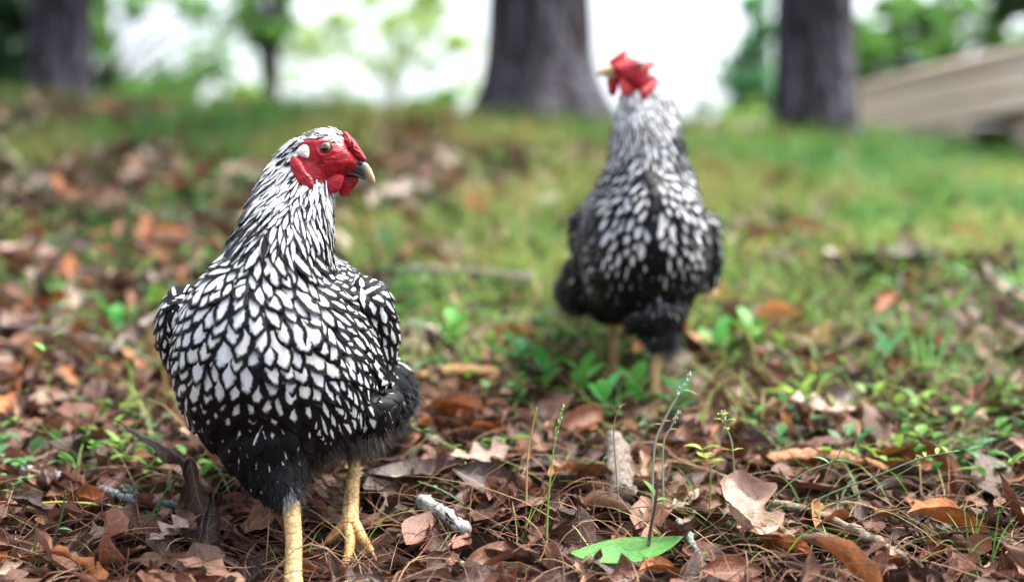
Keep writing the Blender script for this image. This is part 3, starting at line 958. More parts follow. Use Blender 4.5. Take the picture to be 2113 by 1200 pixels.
    # ---- head furniture
    def face_patch(sgn):
        o = closed_curve(FACE, 44); c = np.array([672, 328.])
        rows = []
        for r in (1.04, 1, .95, .88, .8, .7, .6, .5, .4, .3, .2, .1, .02):
            row = []
            for x, y in c + (o - c) * r:
                org = Vector(H.pt(x, y, sgn * .06)); dr = Vector(-H.s * sgn)
                loc, no, _, _ = bvh.ray_cast(org, dr, .06)
                if loc is None:
                    loc, no, _, _ = bvh.find_nearest(Vector(H.pt(x, y, sgn * .004)))
                q = np.array(loc)
                e = 22 if math.hypot(x - 682, y - 310) < 22 else 0
                dist = math.hypot(x - 682, y - 310)
                lid = .0016 * math.exp(-((dist - 15.5) / 3.5) ** 2)
                wr = .0013 * (float(lat_noise(x * .09, y * .3, 5)) - .5) + .0005 * (float(lat_noise(x * .5, y * .5, 8)) - .5)
                off = -.0008 if r > 1.01 else .0014 * (1 - r ** 6) + .0006 + wr + lid
                row.append(q + H.s * sgn * off)
            rows.append(np.array(row))
        return loft(rows)
    for sgn in (1, -1):
        v, f = face_patch(sgn)
        fc = part(Acc().add(v, f), 'face', M_RED, root)
        # eye
        loc, no, _, _ = bvh.ray_cast(Vector(H.pt(682, 310, sgn * .06)), Vector(-H.s * sgn), .06)
        lt = H.inv(np.array(loc))[2] if loc else sgn * .016
        re = .0072 * (H.k / .000484)
        ev = []; et = []
        for i in range(13):
            ph = math.pi * .5 * i / 12
            for j in range(24):
                th = j / 24 * 2 * math.pi
                rad = math.sin(ph); c3 = H.pt(682, 310, lt - sgn * .0016) + H.s * sgn * math.cos(ph) * re * .92 + (H.f * math.cos(th) + H.u * math.sin(th)) * rad * re
                ev.append(c3); et.append((rad * .97, 0, 0))
        part(Acc().add(ev, grid_faces(13, 24, True), tint=et), 'eye', M_EYE, root)
        ring = [H.pt(682 + 13.6 * math.cos(a_) * 1.04, 310 + 13.6 * math.sin(a_) * .95, lt + sgn * .0006) for a_ in np.linspace(0, 2 * math.pi, 25)[:-1]]
        rv = []
        for i in range(24):
            c3 = ring[i]; rad = (c3 - H.pt(682, 310, lt)); rad /= np.linalg.norm(rad)
            for j in range(8):
                th = j / 8 * 2 * math.pi
                rv.append(c3 + (rad * math.cos(th) + H.s * sgn * math.sin(th)) * .0013)
        rv = np.array(rv); fr = [(i * 8 + j, i * 8 + (j + 1) % 8, ((i + 1) % 24) * 8 + (j + 1) % 8, ((i + 1) % 24) * 8 + j) for i in range(24) for j in range(8)]
        part(Acc().add(rv, fr), 'eyelid', M_LID, root)
        def surf(px, py):
            l_, n2, _, _ = bvh.ray_cast(Vector(H.pt(px, py, sgn * .08)), Vector(-H.s * sgn), .08)
            return max(.014, abs(H.inv(np.array(l_))[2])) if l_ else .0165
        v, f = pillow(H, LOBE_RED, sgn * (surf(640, 366) + .002), .0032, lean=sgn * .1, bumpy=.0015); part(Acc().add(v, f), 'ear_wattle', M_RED, root)
        v, f = pillow(H, LOBE_WHITE, sgn * (surf(637, 316) + .0012), .0026, bumpy=.0022); part(Acc().add(v, f), 'ear_lobe', M_LOBE, root)
    v, f = pillow(H, WATTLE1, max(.0095, (lambda l_: H.inv(np.array(l_[0]))[2] - .001 if l_[0] else .0095)(bvh.ray_cast(Vector(H.pt(690, 380, .08)), Vector(-H.s), .08))), .0028, lean=.1, bumpy=.0016); part(Acc().add(v, f), 'wattle', M_RED, root)
    v, f = pillow(H, WATTLE2, -.0035, .0026, lean=-.1, bumpy=.0012); part(Acc().add(v, f), 'wattle', M_RED, root)
    v, f = pillow(H, COMB, 0, P.get('comb', .0068), 60, bumpy=P.get('comb', .0068), seed=4); part(Acc().add(v, f), 'comb', M_RED, root)
    def beak_loft(tab):
        rings = []; tint = []
        for px, top, bot, wd in interp(tab, 18):
            cy, h2 = (top + bot) / 2, (bot - top) / 2
            rings.append(np.array([H.pt(px, cy - h2 * s_, wd * c_) for c_, s_ in zip(CT[::2], ST[::2])]))
            g = np.clip((px - 754) / 16, 0, 1)
            tint += [tuple(np.array(P['beak0']) * (1 - g) + np.array((.42, .29, .15)) * g)] * 14
        v, f = loft(rings); return Acc().add(v, f, tint=np.array(tint))
    bk = part(beak_loft([(712, 336, 349, .006), (735, 330, 357, .0058), (750, 332, 365, .005), (762, 339, 372, .0038), (770, 352, 376, .0025), (775, 365, 379, .0014), (777, 374, 380, .0006)]), 'beak', M_BEAK, root)
    v, f = pillow(H, [(741, 337), (747, 334), (753, 338), (750, 343), (743, 343)], .0048, .0007, 14)
    o = Acc().add(v, f).build('nostril', M_NOSTRIL, bk, True, origin=Vector(root.location))
    part(beak_loft([(712, 352, 361, .0045), (735, 357, 365, .004), (748, 364, 371, .003), (756, 369, 373, .0012)]), 'lower_beak', M_BEAK, root)

    # ---- legs
    for leg in P['legs']:
        cp = curve([W(*q) for q in leg['shank']], 60)
        rr = np.interp(np.linspace(0, 1, 60), np.linspace(0, 1, len(leg['r'])), leg['r'])
        rr = rr * (1 + .07 * (np.arange(60) * .34 % 1.0))
        v, f = tube(cp, rr, 14)
        lo = part(Acc().add(v, f, tint=P['legcol']), 'leg', M_SCALE, root)
        off = Vector(root.location)
        for toe in leg['toes']:
            c2 = curve([W(*q) for q in toe], 34)
            r2 = np.interp(np.linspace(0, 1, 34), [0, .5, 1], leg['rt']) * (1 + .14 * np.sin(np.arange(34) * math.pi * .62) ** 2)
            v, f = tube(c2, r2, 10)
            Acc().add(v, f, tint=np.array(P['toecol'])).build('toe', M_SCALE, lo, True, origin=off)
            e = c2[-1]; d_ = c2[-1] - c2[-4]; d_ /= np.linalg.norm(d_)
            cl = curve([e - d_ * .003, e + d_ * .006, e + d_ * .013 + np.array([0, 0, -.004])], 8)
            v, f = tube(cl, np.linspace(r2[-1] * .7, .0004, 8), 8)
            Acc().add(v, f, tint=(.3, .21, .13)).build('claw', M_CLAW, lo, True, origin=off)
    return root

def cen_z(a_, b_, c_): return (a_[:, 2] + b_[:, 2] + c_[:, 2]) / 3

def ground_toe(a_, px, py, y):
    """toe bends down from the ankle a_ to the ground under px at depth y"""
    x = (px - 1056.5) / FPX * y; z = gzf(x, y) + .006
    py_g = 600 - (z - CAM_H) / y * FPX
    return px, py_g, y

# near hen: breast towards the camera, head in profile to the right
al = R(9)
dA = 1.42
HA = Head(W(672, 325, dA - .03), (math.cos(al), -math.sin(al), 0), (0, 0, 1), (-math.sin(al), -math.cos(al), 0), (dA - .03) / FPX)
tA = [ground_toe(None, 560, 0, 1.27), ground_toe(None, 612, 0, 1.25), ground_toe(None, 660, 0, 1.28)]
henA = dict(name='hen', base=(W(600, 0, dA).x, dA, gzf(W(600, 0, dA).x, dA)),
    label='near black and white laced hen with head turned right, in focus',
    d=dA, cx=573, cy=742, hw=208, hh=240, yaw=.14, head=HA, nape=1, neckdx=.008, napebias=.5, wing=(.70, .54), dark=.66,
    pyneck=535,
    neck=[(288, 600, 688, -.030, .020), (305, 580, 690, -.030, .018), (345, 549, 688, -.030, .019), (390, 523, 692, -.031, .025), (430, 506, 690, -.033, .033), (470, 492, 686, -.034, .043), (505, 472, 688, -.032, .056), (540, 455, 686, -.03, .064), (580, 432, 690, -.028, .072), (640, 420, 710, -.02, .075)],
    lumps=[([(555, 900, 1.39), (570, 975, 1.38), (602, 1052, 1.362)], [.058, .031, .0095]),
           ([(740, 800, 1.46), (738, 880, 1.465), (733, 925, 1.46)], [.05, .034, .010]),
           ([(755, 760, 1.50), (792, 820, 1.52), (788, 862, 1.54)], [.034, .035, .02]),
           ([(392, 610, 1.42), (385, 700, 1.46), (420, 800, 1.50)], [.026, .028, .02]),
           ([(742, 590, 1.42), (768, 680, 1.46), (768, 760, 1.50)], [.026, .026, .02])],
    fluff=[(592, 1000, 1.36, 24, 28, 420, (.012, .012, .015), (.1, -.2, -1), .011), (606, 1032, 1.35, 14, 14, 120, (.3, .31, .33), (0, -.2, -1), .010),
           (740, 905, 1.45, 28, 14, 420, (.10, .085, .075), (.2, -.2, -.8), .016), (800, 860, 1.52, 22, 24, 420, (.06, .055, .055), (.5, -.2, -.8), .013),
           (815, 810, 1.52, 16, 24, 260, (.05, .05, .06), (.6, -.3, -.5), .010), (650, 955, 1.40, 60, 10, 260, (.03, .028, .026), (.2, 0, -1), .012)],
    quill=(.55, 0, .9), rump=.094, necklace=.44, beak0=(.035, .033, .042), legcol=(.66, .52, .24), toecol=(.62, .38, .12),
    legs=[dict(shank=[(600, 1035, 1.362), (606, 1110, 1.35), (605, 1180, 1.335), (607, 1235, 1.318)], r=[.0085, .0078, .008, .0098], rt=[.0075, .006, .0045],
               toes=[[(603, 1230, 1.318), (582, 1240, 1.30), tA[0]], [(607, 1232, 1.318), (609, 1245, 1.29), tA[1]], [(611, 1230, 1.318), (636, 1245, 1.30), tA[2]], [(606, 1225, 1.325), (600, 1228, 1.36), ground_toe(None, 596, 0, 1.385)]]),
          dict(shank=[(734, 905, 1.462), (731, 960, 1.457), (725, 1030, 1.448), (722, 1082, 1.437)], r=[.0072, .0062, .0076, .0092], rt=[.0062, .0052, .0036],
               toes=[[(716, 1075, 1.437), (722, 1120, 1.42), (712, 1165, 1.405)], [(730, 1078, 1.437), (748, 1110, 1.425), (766, 1138, 1.42)], [(716, 1078, 1.437), (696, 1098, 1.435), (676, 1116, 1.435)], [(724, 1072, 1.445), (728, 1090, 1.46), (730, 1098, 1.475)]])])
make_hen(henA)

# far hen: slimmer, neck stretched, head turned left
dB = 1.90
ya, pit = R(30), R(20)
fB = Vector((-math.cos(ya) * math.cos(pit), -math.sin(ya) * math.cos(pit), math.sin(pit)))
sB = Vector((math.sin(ya), -math.cos(ya), 0)); uB = sB.cross(fB) * -1
if uB.z < 0: uB = -uB
HB = Head(W(1306, 152, dB - .035), fB, uB, sB, .00048)
def gt(px, y): return ground_toe(None, px, 0, y)
henB = dict(name='hen', base=(W(1320, 0, dB).x, dB, gzf(W(1320, 0, dB).x, dB)),
    label='blurred far black and white laced hen stretching its neck, head turned left',
    d=dB, cx=1328, cy=508, hw=139, hh=170, yaw=-.06, head=HB, nape=-1, neckdx=.004, napebias=.1, wing=(.74, .74), dark=.70, lacemul=1.5, midline=True, comb=.003,
    pyneck=350,
    neck=[(122, 1316, 1350, -.026, .014), (150, 1300, 1372, -.026, .018), (190, 1285, 1386, -.026, .024), (230, 1272, 1398, -.028, .031), (270, 1260, 1409, -.03, .04), (310, 1256, 1414, -.03, .046), (340, 1252, 1420, -.028, .053), (380, 1232, 1440, -.026, .062), (440, 1225, 1450, -.02, .066)],
    lumps=[([(1350, 640, 1.86), (1362, 690, 1.855), (1366, 725, 1.85)], [.05, .024, .016]),
           ([(1275, 580, 1.95), (1262, 640, 1.965), (1262, 668, 1.965)], [.05, .034, .010]),
           ([(1240, 560, 1.97), (1195, 600, 2.0), (1185, 610, 2.02)], [.045, .034, .022]),
           ([(1210, 440, 1.92), (1205, 520, 1.96)], [.022, .02]), ([(1448, 440, 1.92), (1450, 540, 1.96), (1440, 600, 1.98)], [.024, .026, .02])],
    fluff=[(1366, 705, 1.85, 20, 20, 300, (.03, .03, .035), (0, -.2, -1), .014), (1200, 610, 1.99, 26, 22, 300, (.03, .03, .035), (-.4, 0, -.6), .014)],
    quill=(1.4, 0, .4), rump=9, necklace=.24, beak0=(.36, .25, .12), legcol=(.36, .25, .12), toecol=(.34, .22, .1),
    legs=[dict(shank=[(1362, 715, 1.852), (1352, 770, 1.845), (1349, 846, 1.835)], r=[.0072, .0066, .0078], rt=[.006, .005, .0035],
               toes=[[(1346, 843, 1.835), (1330, 848, 1.81), gt(1312, 1.79)], [(1349, 845, 1.835), (1350, 853, 1.80), gt(1350, 1.77)], [(1352, 843, 1.835), (1372, 850, 1.81), gt(1388, 1.795)], [(1349, 840, 1.84), (1350, 838, 1.87), gt(1352, 1.89)]]),
          dict(shank=[(1262, 655, 1.966), (1266, 700, 1.968), (1266, 772, 1.965)], r=[.0072, .0064, .0076], rt=[.006, .005, .0035],
               toes=[[(1262, 770, 1.965), (1248, 776, 1.94), gt(1232, 1.925)], [(1266, 772, 1.965), (1266, 780, 1.93), gt(1266, 1.905)], [(1270, 770, 1.965), (1286, 778, 1.94), gt(1300, 1.93)], [(1266, 768, 1.97), (1268, 764, 2.0), gt(1270, 2.02)]])])
make_hen(henB)

# ------------------------------------------------------------------ trees
def leaf_cloud(acc, c, r, n, size, col, seed=0, hollow=.25, flat=1.0):
    """n leaf-sized diamonds spread unevenly through an ellipsoid"""
    c = np.asarray(c, float); r = np.asarray(r, float)
    n = int(n * 1.9); m = int(n * 4.5)
    d = RNG.normal(0, 1, (m, 3)); d /= np.linalg.norm(d, axis=1)[:, None]
    p = d * (hollow + (1 - hollow) * RNG.random(m)[:, None] ** .5)
    q = p * r * 3.0 / max(r) + seed
    dens = lat_noise(q[:, 0] * 1.1 + q[:, 1] * .6, q[:, 2] * 1.1 - q[:, 1] * .7, seed) * .7 + lat_noise(q[:, 0] * 2.6, q[:, 2] * 2.6 + q[:, 1], seed + 5) * .3
    p = p[np.argsort(-dens + RNG.normal(0, .12, m))[:n]]
    P = c + p * r
    a_ = RNG.normal(0, 1, (n, 3)); a_ /= np.linalg.norm(a_, axis=1)[:, None]
    b_ = np.cross(a_, RNG.normal(0, 1, (n, 3))); b_ /= np.linalg.norm(b_, axis=1)[:, None]
    s = size * RNG.uniform(.6, 1.3, (n, 1))
    V = np.stack([P - a_ * s, P + b_ * s * .5, P + a_ * s, P - b_ * s * .5], 1).reshape(-1, 3)
    F = np.arange(n * 4).reshape(-1, 4)
    tn = np.array(col) * RNG.uniform(.6, 1.4, (n, 1))
    acc.add(V, F, tint=np.repeat(tn, 4, 0))

def tree_trunk(base, top, r0, r1, flare=.0, seed=0, nseg=60, ns=40):
    t = np.linspace(0, 1, nseg) ** 1.8
    P = np.asarray(base)[None] * (1 - t[:, None]) + np.asarray(top)[None] * t[:, None]
    h = P[:, 2] - P[0, 2]
    rad = (r0 + (r1 - r0) * t) + flare * np.exp(-np.clip(h - .12, 0, 9) / .11)
    th = np.linspace(0, 2 * math.pi, ns, endpoint=False)
    V = []
    for i in range(nseg):
        lobes = 1 + .16 * np.exp(-max(0, h[i]) / .3) * np.cos(th * 4 + seed) + .07 * (lat_noise(th * 4.6, np.full(ns, h[i] * 4), seed) - .5) * 2 + .05 * (lat_noise(th * 11, np.full(ns, h[i] * 9), seed + 3) - .5)
        V.append(np.stack([P[i, 0] + np.cos(th) * rad[i] * lobes, P[i, 1] + np.sin(th) * rad[i] * lobes, np.full(ns, P[i, 2])], 1))
    return loft(V)

def pine(name, label, px, py_base, d, wpx, height, flare, seed, crown=(.05, .1, .035), lean=0.0, crown_r=1.8):
    x = (px - 1056.5) / FPX * d; b = Vector((x, d, gzf(x, d) - .06))
    root = empty(name, b, label, 'tree', 'trees on the crest')
    r0 = wpx / 2 * d / FPX
    top = (x + lean * height, d + .1, b.z + height)
    v, f = tree_trunk(b, top, r0, r0 * .35, flare, seed)
    part(Acc().add(v, f), 'trunk', M_BARK, root)
    lim = Acc(); cr = Acc()
    for i in range(11):
        hz = height * (.5 + .47 * i / 10); az = i * 2.4 + seed; ln = crown_r * (1.05 - .7 * i / 10)
        o0 = np.array([x + lean * hz, d, b.z + hz])
        e = o0 + np.array([math.cos(az) * ln, math.sin(az) * ln, .25 * ln])
        v, f = tube(curve([o0, (o0 + e) / 2 + [0, 0, .12 * ln], e], 8), np.linspace(r0 * .28, .012, 8), 7); lim.add(v, f)
        leaf_cloud(cr, e * .75 + o0 * .25, (ln * .55, ln * .55, .35), 420, .085, crown, seed + i)
    part(lim, 'branch', M_BARK, root)
    o = part(cr, 'crown', M_FOLIAGE, root)
    return root

pine('pine_tree', 'broad grey barked trunk with flared base behind the far hen', 1112, 225, 4.95, 208, 8.5, .085, 1)
pine('pine_tree', 'dark trunk at the far left edge of the slope', 124, 200, 5.3, 132, 8.0, .02, 2, crown_r=1.6)
pine('pine_tree', 'dark purplish trunk standing left of the wooden platform', 1682, 262, 4.55, 168, 8.0, .012, 3, crown_r=1.6)

def leafy(name, label, px, d, rpx, height, blobs, col, size, group=None, seed=0, cat='tree'):
    """slender broad-leaved tree: blobs are (px, py, depth, rx_px, rz_px, leaves)"""
    x = (px - 1056.5) / FPX * d; b = Vector((x, d, gzf(x, d) - .05))
    root = empty(name, b, label, cat, group)
    r0 = rpx * d / FPX
    tp = np.array([x + .02 * height, d, b.z + height])
    tr = Acc(); v, f = tube(curve([b, np.array(b) * .5 + tp * .5 + [.03, 0, 0], tp], 14), np.linspace(r0, r0 * .3, 14), 12, True, 1, .12, seed); tr.add(v, f)
    part(tr, 'trunk', M_BARK, root)
    cr = Acc(); lim = Acc()
    for i, (bx, by, bd, rx, rz, n) in enumerate(blobs):
        c = np.array(W(bx, by, bd)); k_ = bd / FPX
        leaf_cloud(cr, c, (rx * k_, (rx + rz) / 2 * k_, rz * k_), n, size, col, seed * 7 + i)
        hh_ = np.clip((c[2] - b.z) * .75, .1, height * .95); o0 = np.array(b) + (tp - np.array(b)) * hh_ / height
        v, f = tube(curve([o0, (o0 + c) / 2 + [0, 0, .05], c], 7), np.linspace(r0 * .4, r0 * .08 + .002, 7), 6); lim.add(v, f)
    part(lim, 'branch', M_BARK, root); part(cr, 'crown', M_FOLIAGE, root)
    return root
LG = (.3, .46, .1); DG = (.035, .085, .03); MG = (.13, .3, .06); BG = (.12, .32, .13)
def spr(x0, x1, y0, y1, d, n, seed, r=(14, 38), k=34):
    """many small sprays of leaves scattered over a patch of the view"""
    g = np.random.default_rng(seed)
    return [(g.uniform(x0, x1), g.uniform(y0, y1), d + g.normal(0, .25), g.uniform(*r), g.uniform(*r) * .8, int(k * g.uniform(.5, 1.3))) for _ in range(n)]
leafy('young_tree', 'slender dark young tree with one thin trunk on the skyline', 549, 8.5, 15, 5.0, spr(500, 600, -60, 90, 8.6, 22, 1) + spr(535, 575, 90, 215, 8.6, 5, 2, (10, 20), 16), MG, .04, seed=1)
leafy('understory_tree', 'dense dark green foliage at the top left edge', -60, 6.2, 14, 3.2, [(-20, 60, 6.2, 75, 150, 1300), (0, 180, 6.3, 55, 60, 450)] + spr(20, 60, -20, 200, 6.3, 12, 3), DG, .045, seed=2)
leafy('understory_tree', 'pale yellow green sapling foliage left of the broad trunk', 800, 11, 2.2, 3.2, spr(760, 850, 30, 180, 11, 5, 4, (24, 60), 30) + spr(620, 1000, 0, 220, 11.4, 9, 44, (40, 90), 26) + spr(700, 960, -20, 50, 11, 12, 5) + spr(880, 980, 60, 130, 11.2, 5, 6) + spr(590, 700, 40, 210, 11.3, 5, 16), LG, .045, seed=3)
leafy('understory_tree', 'sparse green foliage beside the dark left trunk', 205, 10, 9, 3.4, spr(185, 240, -10, 110, 10, 12, 7) + spr(190, 330, 150, 235, 10.2, 13, 8) + spr(330, 530, 20, 220, 10.4, 9, 9) + spr(200, 540, 0, 220, 10.6, 6, 45, (40, 90), 22) + spr(240, 500, -20, 30, 10.3, 8, 10), MG, .045, seed=4)
leafy('understory_tree', 'light green foliage just left of the right hand trunk', 1565, 9.5, 7, 3.0, spr(1520, 1600, 120, 260, 9.5, 14, 11) + spr(1540, 1600, -20, 120, 9.5, 9, 12) + spr(1450, 1530, 180, 260, 9.6, 5, 13) + spr(1480, 1600, 60, 260, 9.8, 6, 46, (40, 80), 40), BG, .042, seed=5)
leafy('understory_tree', 'green tree with bright gaps above the wooden platform', 1930, 9, 10, 3.6, spr(1760, 1960, 90, 200, 9, 36, 14) + spr(1760, 2113, -20, 90, 9.1, 34, 15) + spr(1960, 2140, 60, 130, 9, 14, 17), MG, .042, seed=6)
leafy('understory_tree', 'dark leafy branches in the top right corner', 2260, 6.2, 14, 3.0, spr(2040, 2160, -40, 30, 6.2, 16, 18, (16, 40), 40) + [(2240, 30, 6.2, 90, 90, 500)], DG, .04, seed=7)
for i, (px, py, d, rx, rz, n, lab) in enumerate([(300, 215, 6.6, 130, 30, 300, 'low green shrub on the skyline right of the dark left trunk'), (470, 215, 6.8, 90, 22, 160, 'low green shrub on the skyline left of the thin trunk'),
        (700, 232, 7.0, 90, 18, 140, 'low green shrub on the skyline right of the thin trunk'), (890, 222, 6.6, 70, 20, 140, 'low green shrub on the skyline against the broad trunk'), (1530, 262, 6.4, 60, 26, 160, 'low green shrub on the skyline left of the right hand trunk')]):
    leafy('shrub', lab, px, d, 3, .35, [(px, py, d, rx, rz, n), (px + rx * .4, py - rz, d + .1, rx * .4, rz, n // 3)], [MG, LG, BG][i % 3], .035, 'shrubs along the skyline', 20 + i, 'shrub')

# ------------------------------------------------------------------ wooden platform on the right
def plank(root, p0, p1, h, th, name='plank', mat=None):
    """a board with eased edges lying from p0 to p1 (bottom edge), h tall, th thick"""
    p0 = np.array(p0, float); p1 = np.array(p1, float); L = np.linalg.norm(p1 - p0); d = (p1 - p0) / L
    s = np.array([d[1], -d[0], 0]); s /= np.linalg.norm(s); u = np.cross(s, d) * (1 if np.cross(s, d)[2] > 0 else -1)
    e = .004
    prof = [(0, e), (e, 0), (th - e, 0), (th, e), (th, h - e), (th - e, h), (e, h), (0, h - e)]
    rings = []
    for q in np.linspace(0, 1, 7):
        b = p0 + d * L * q + u * (.003 * math.sin(q * 5 + p0[2] * 90))
        rings.append(np.array([b + s * a_ + u * b_ for a_, b_ in prof]))
    v, f = loft(rings)
    o = Acc().add(v, f).build(name, mat or M_WOOD, None, False)
    # local axes along the board so the grain follows it
    Mw = Matrix(((d[0], s[0], u[0], p0[0]), (d[1], s[1], u[1], p0[1]), (d[2], s[2], u[2], p0[2]), (0, 0, 0, 1)))
    o.data.transform(Mw.inverted())
    o.parent = root
    o.matrix_local = Matrix.Translation(-Vector(root.location)) @ Mw
    return o
E0 = np.array([1.285, 5.2, 0]); E1 = np.array([1.78, 3.75, 0])
dk = empty('wooden_platform', (1.55, 4.4, gzf(1.55, 4.4)), 'low weathered tan wooden platform with open dark underside at right', 'platform')
dirn = (E1 - E0) / np.linalg.norm(E1 - E0); outw = np.array([-dirn[1], dirn[0], 0])
if outw[0] < 0: outw = -outw
for i, z in enumerate((.835, .9015, .968)):
    m_ = .55 + .1 * i
    A0 = E0 + [0, 0, z]; A1 = E1 + [0, 0, z]; mid = A0 + (A1 - A0) * m_
    plank(dk, A0 - outw * .004 * i, mid - dirn * .002 - outw * .004 * i, .0625, .022)
    plank(dk, mid + dirn * .002 - outw * .004 * i, A1 - outw * .004 * i, .0625, .022)
A0 = E0 + [0, 0, .77]; plank(dk, A0, A0 + (E1 - E0) * .42, .0625, .022)
for i, z in enumerate((.70, .80, .90)):
    plank(dk, E0 + outw * .82 + [0, 0, z], E1 + outw * .82 + [0, 0, z], .096, .022, 'back_board')
    plank(dk, E0 + dirn * .03 + outw * .03 + [0, 0, z], E0 + dirn * .03 + outw * .8 + [0, 0, z], .096, .022, 'back_board')
for j in range(9):
    q = E0 + outw * (.06 + .105 * j) + [0, 0, 1.008]
    q1 = E1 + outw * (.06 + .105 * j) + [0, 0, 1.008]
    o = plank(dk, q + [0, 0, 0], q1, .022, .1, 'deck_board')
for k_, q in ((.03, .1), (.5, .1), (.97, .1), (.03, .8), (.5, .8), (.97, .8)):
    c = E0 + (E1 - E0) * k_ + outw * q
    zb = gzf(c[0], c[1]) - .05
    prof = [(-.035, -.03), (-.03, -.035), (.03, -.035), (.035, -.03), (.035, .03), (.03, .035), (-.03, .035), (-.035, .03)]
    v, f = loft([np.array([[c[0] + a_, c[1] + b_, zz_] for a_, b_ in prof]) for zz_ in (zb, (zb + .99) / 2, 1.005)])
    part(Acc().add(v, f), 'post', M_WOOD, dk, False)

# pale stone on the crest
def stone(label, px, py, rx, rz, col, seed):
    p = G(px, py); k_ = p.y / FPX; V = []
    for i in range(13):
        ph = math.pi * i / 12
        for j in range(18):
            th = 2 * math.pi * j / 18
            r = 1 + .3 * (float(lat_noise(math.cos(th) * 1.6 + 5 + ph, math.sin(th) * 1.6 + ph * 1.3, seed)) - .5)
            V.append((p.x + rx * k_ * r * math.sin(ph) * math.cos(th), p.y + rx * k_ * r * math.sin(ph) * math.sin(th), p.z + rz * k_ * .5 + rz * k_ * r * math.cos(ph)))
    o = Acc().add(np.array(V), grid_faces(13, 18, True), tint=col).build('stone', M_BARKSTICK, None, True, origin=p)
    return tag(o, label, 'stone')
stone('pale rounded stone on the crest left of the right hand trunk', 1545, 272, 38, 30, (.5, .46, .42), 4)

# ------------------------------------------------------------------ sticks
def stick(label, pts, rpx, col=(.2, .17, .15), name='stick', knots=.25, cat='stick', ns=12, seed=0, lift=None, flat=1.0):
    """pts: photo pixels on the ground (px, py, lift in metres)"""
    P = []
    for q in pts:
        g = G(q[0], q[1], -.0 + .9); g.z += q[2] + .02; P.append(g)
    k_ = P[0].y / FPX
    c = curve(P, 26); c += RNG.normal(0, .0009, c.shape)
    rr = np.interp(np.linspace(0, 1, 26), np.linspace(0, 1, len(rpx)), rpx) * k_ * (1 + knots * .22 * RNG.normal(0, 1, 26))
    v, f = tube(c, np.abs(rr), ns, True, flat, knots, seed + 1)
    o = Acc().add(v, f, tint=col).build(name, M_BARKSTICK, None, True, origin=P[0])
    return tag(o, label, cat)
stick('short lichen crusted grey stick lying right of the near hen', [(872, 1098, .012), (910, 1118, .010), (965, 1150, .006)], [15, 15, 13], (.3, .31, .3), seed=1)
stick('pale lichen spotted stub of wood pointing at the camera, centre foreground', [(1285, 1085, .012), (1275, 1030, .02), (1268, 985, .024)], [27, 25, 19], (.17, .135, .115), seed=2, ns=22, knots=.3)
stick('long mossy pale branch in the bottom right foreground', [(1590, 1105, .014), (1680, 1125, .014), (1780, 1165, .01), (1880, 1215, .006)], [8, 10, 10, 8], (.2, .155, .11), seed=3)
stick('thick dark mossy log at the lower right edge', [(1890, 1135, -.012), (1980, 1140, -.008), (2080, 1150, -.006), (2200, 1155, -.006)], [16, 20, 22, 22], (.012, .02, .013), 'log', .35, 'log', 18, 4)
stick('grey weathered branch lying between the two hens', [(820, 606, .02), (900, 616, .028), (1000, 630, .03), (1095, 642, .03)], [8, 10, 13, 15], (.17, .14, .13), seed=5)
stick('dark thin branch in front of the far hen', [(1080, 702, .01), (1160, 690, .014), (1245, 672, .012)], [6, 8, 6], (.1, .08, .075), seed=6)
stick('long grey branch lying across the left edge', [(-40, 718, .012), (80, 728, .014), (200, 748, .012), (340, 800, .01)], [8, 9, 8, 5], (.14, .11, .1), seed=7)
stick('pale forked stick just left of the near hen', [(230, 768, .008), (280, 735, .02), (345, 690, .02)], [7, 8, 6], (.24, .2, .18), seed=8)
stick('dark bluish stick lying among needles at lower left', [(205, 1066, .010), (270, 1090, .010), (385, 1102, .010)], [8, 10, 7], (.11, .12, .14), seed=9)
stick('grey stick end showing under the yellow grass blade', [(40, 1030, .012), (90, 1036, .012), (125, 1040, .01)], [10, 12, 10], (.26, .25, .25), seed=10)
stick('dark mossy stub of wood among leaves at lower left', [(255, 1050, .0), (270, 1070, .006), (290, 1085, .0)], [12, 14, 11], (.012, .028, .024), seed=11)
stick('thin bare twig arching over the left foreground leaves', [(60, 1010, .01), (110, 990, .012), (165, 965, .014)], [3, 3.5, 3], (.2, .13, .1), 'twig', .1, 'twig', 7, 12)
stick('slanting greenish twig in the bottom right of centre', [(1440, 1200, .006), (1420, 1170, .012), (1402, 1140, .012)], [6, 8, 8], (.16, .2, .17), 'twig', .15, 'twig', 8, 13)
stick('fallen strip of orange brown bark right of centre', [(1560, 1010, .01), (1640, 1000, .014), (1740, 1005, .014), (1835, 1020, .008)], [20, 26, 26, 16], (.30, .14, .07), 'bark_strip', .2, 'bark', 14, 14, flat=.45)
stick('tan strip of bark lying behind the near hen\'s tail', [(862, 828, .012), (930, 815, .014), (1040, 812, .010)], [16, 22, 16], (.34, .18, .08), 'bark_strip', .2, 'bark', 14, 15, flat=.5)

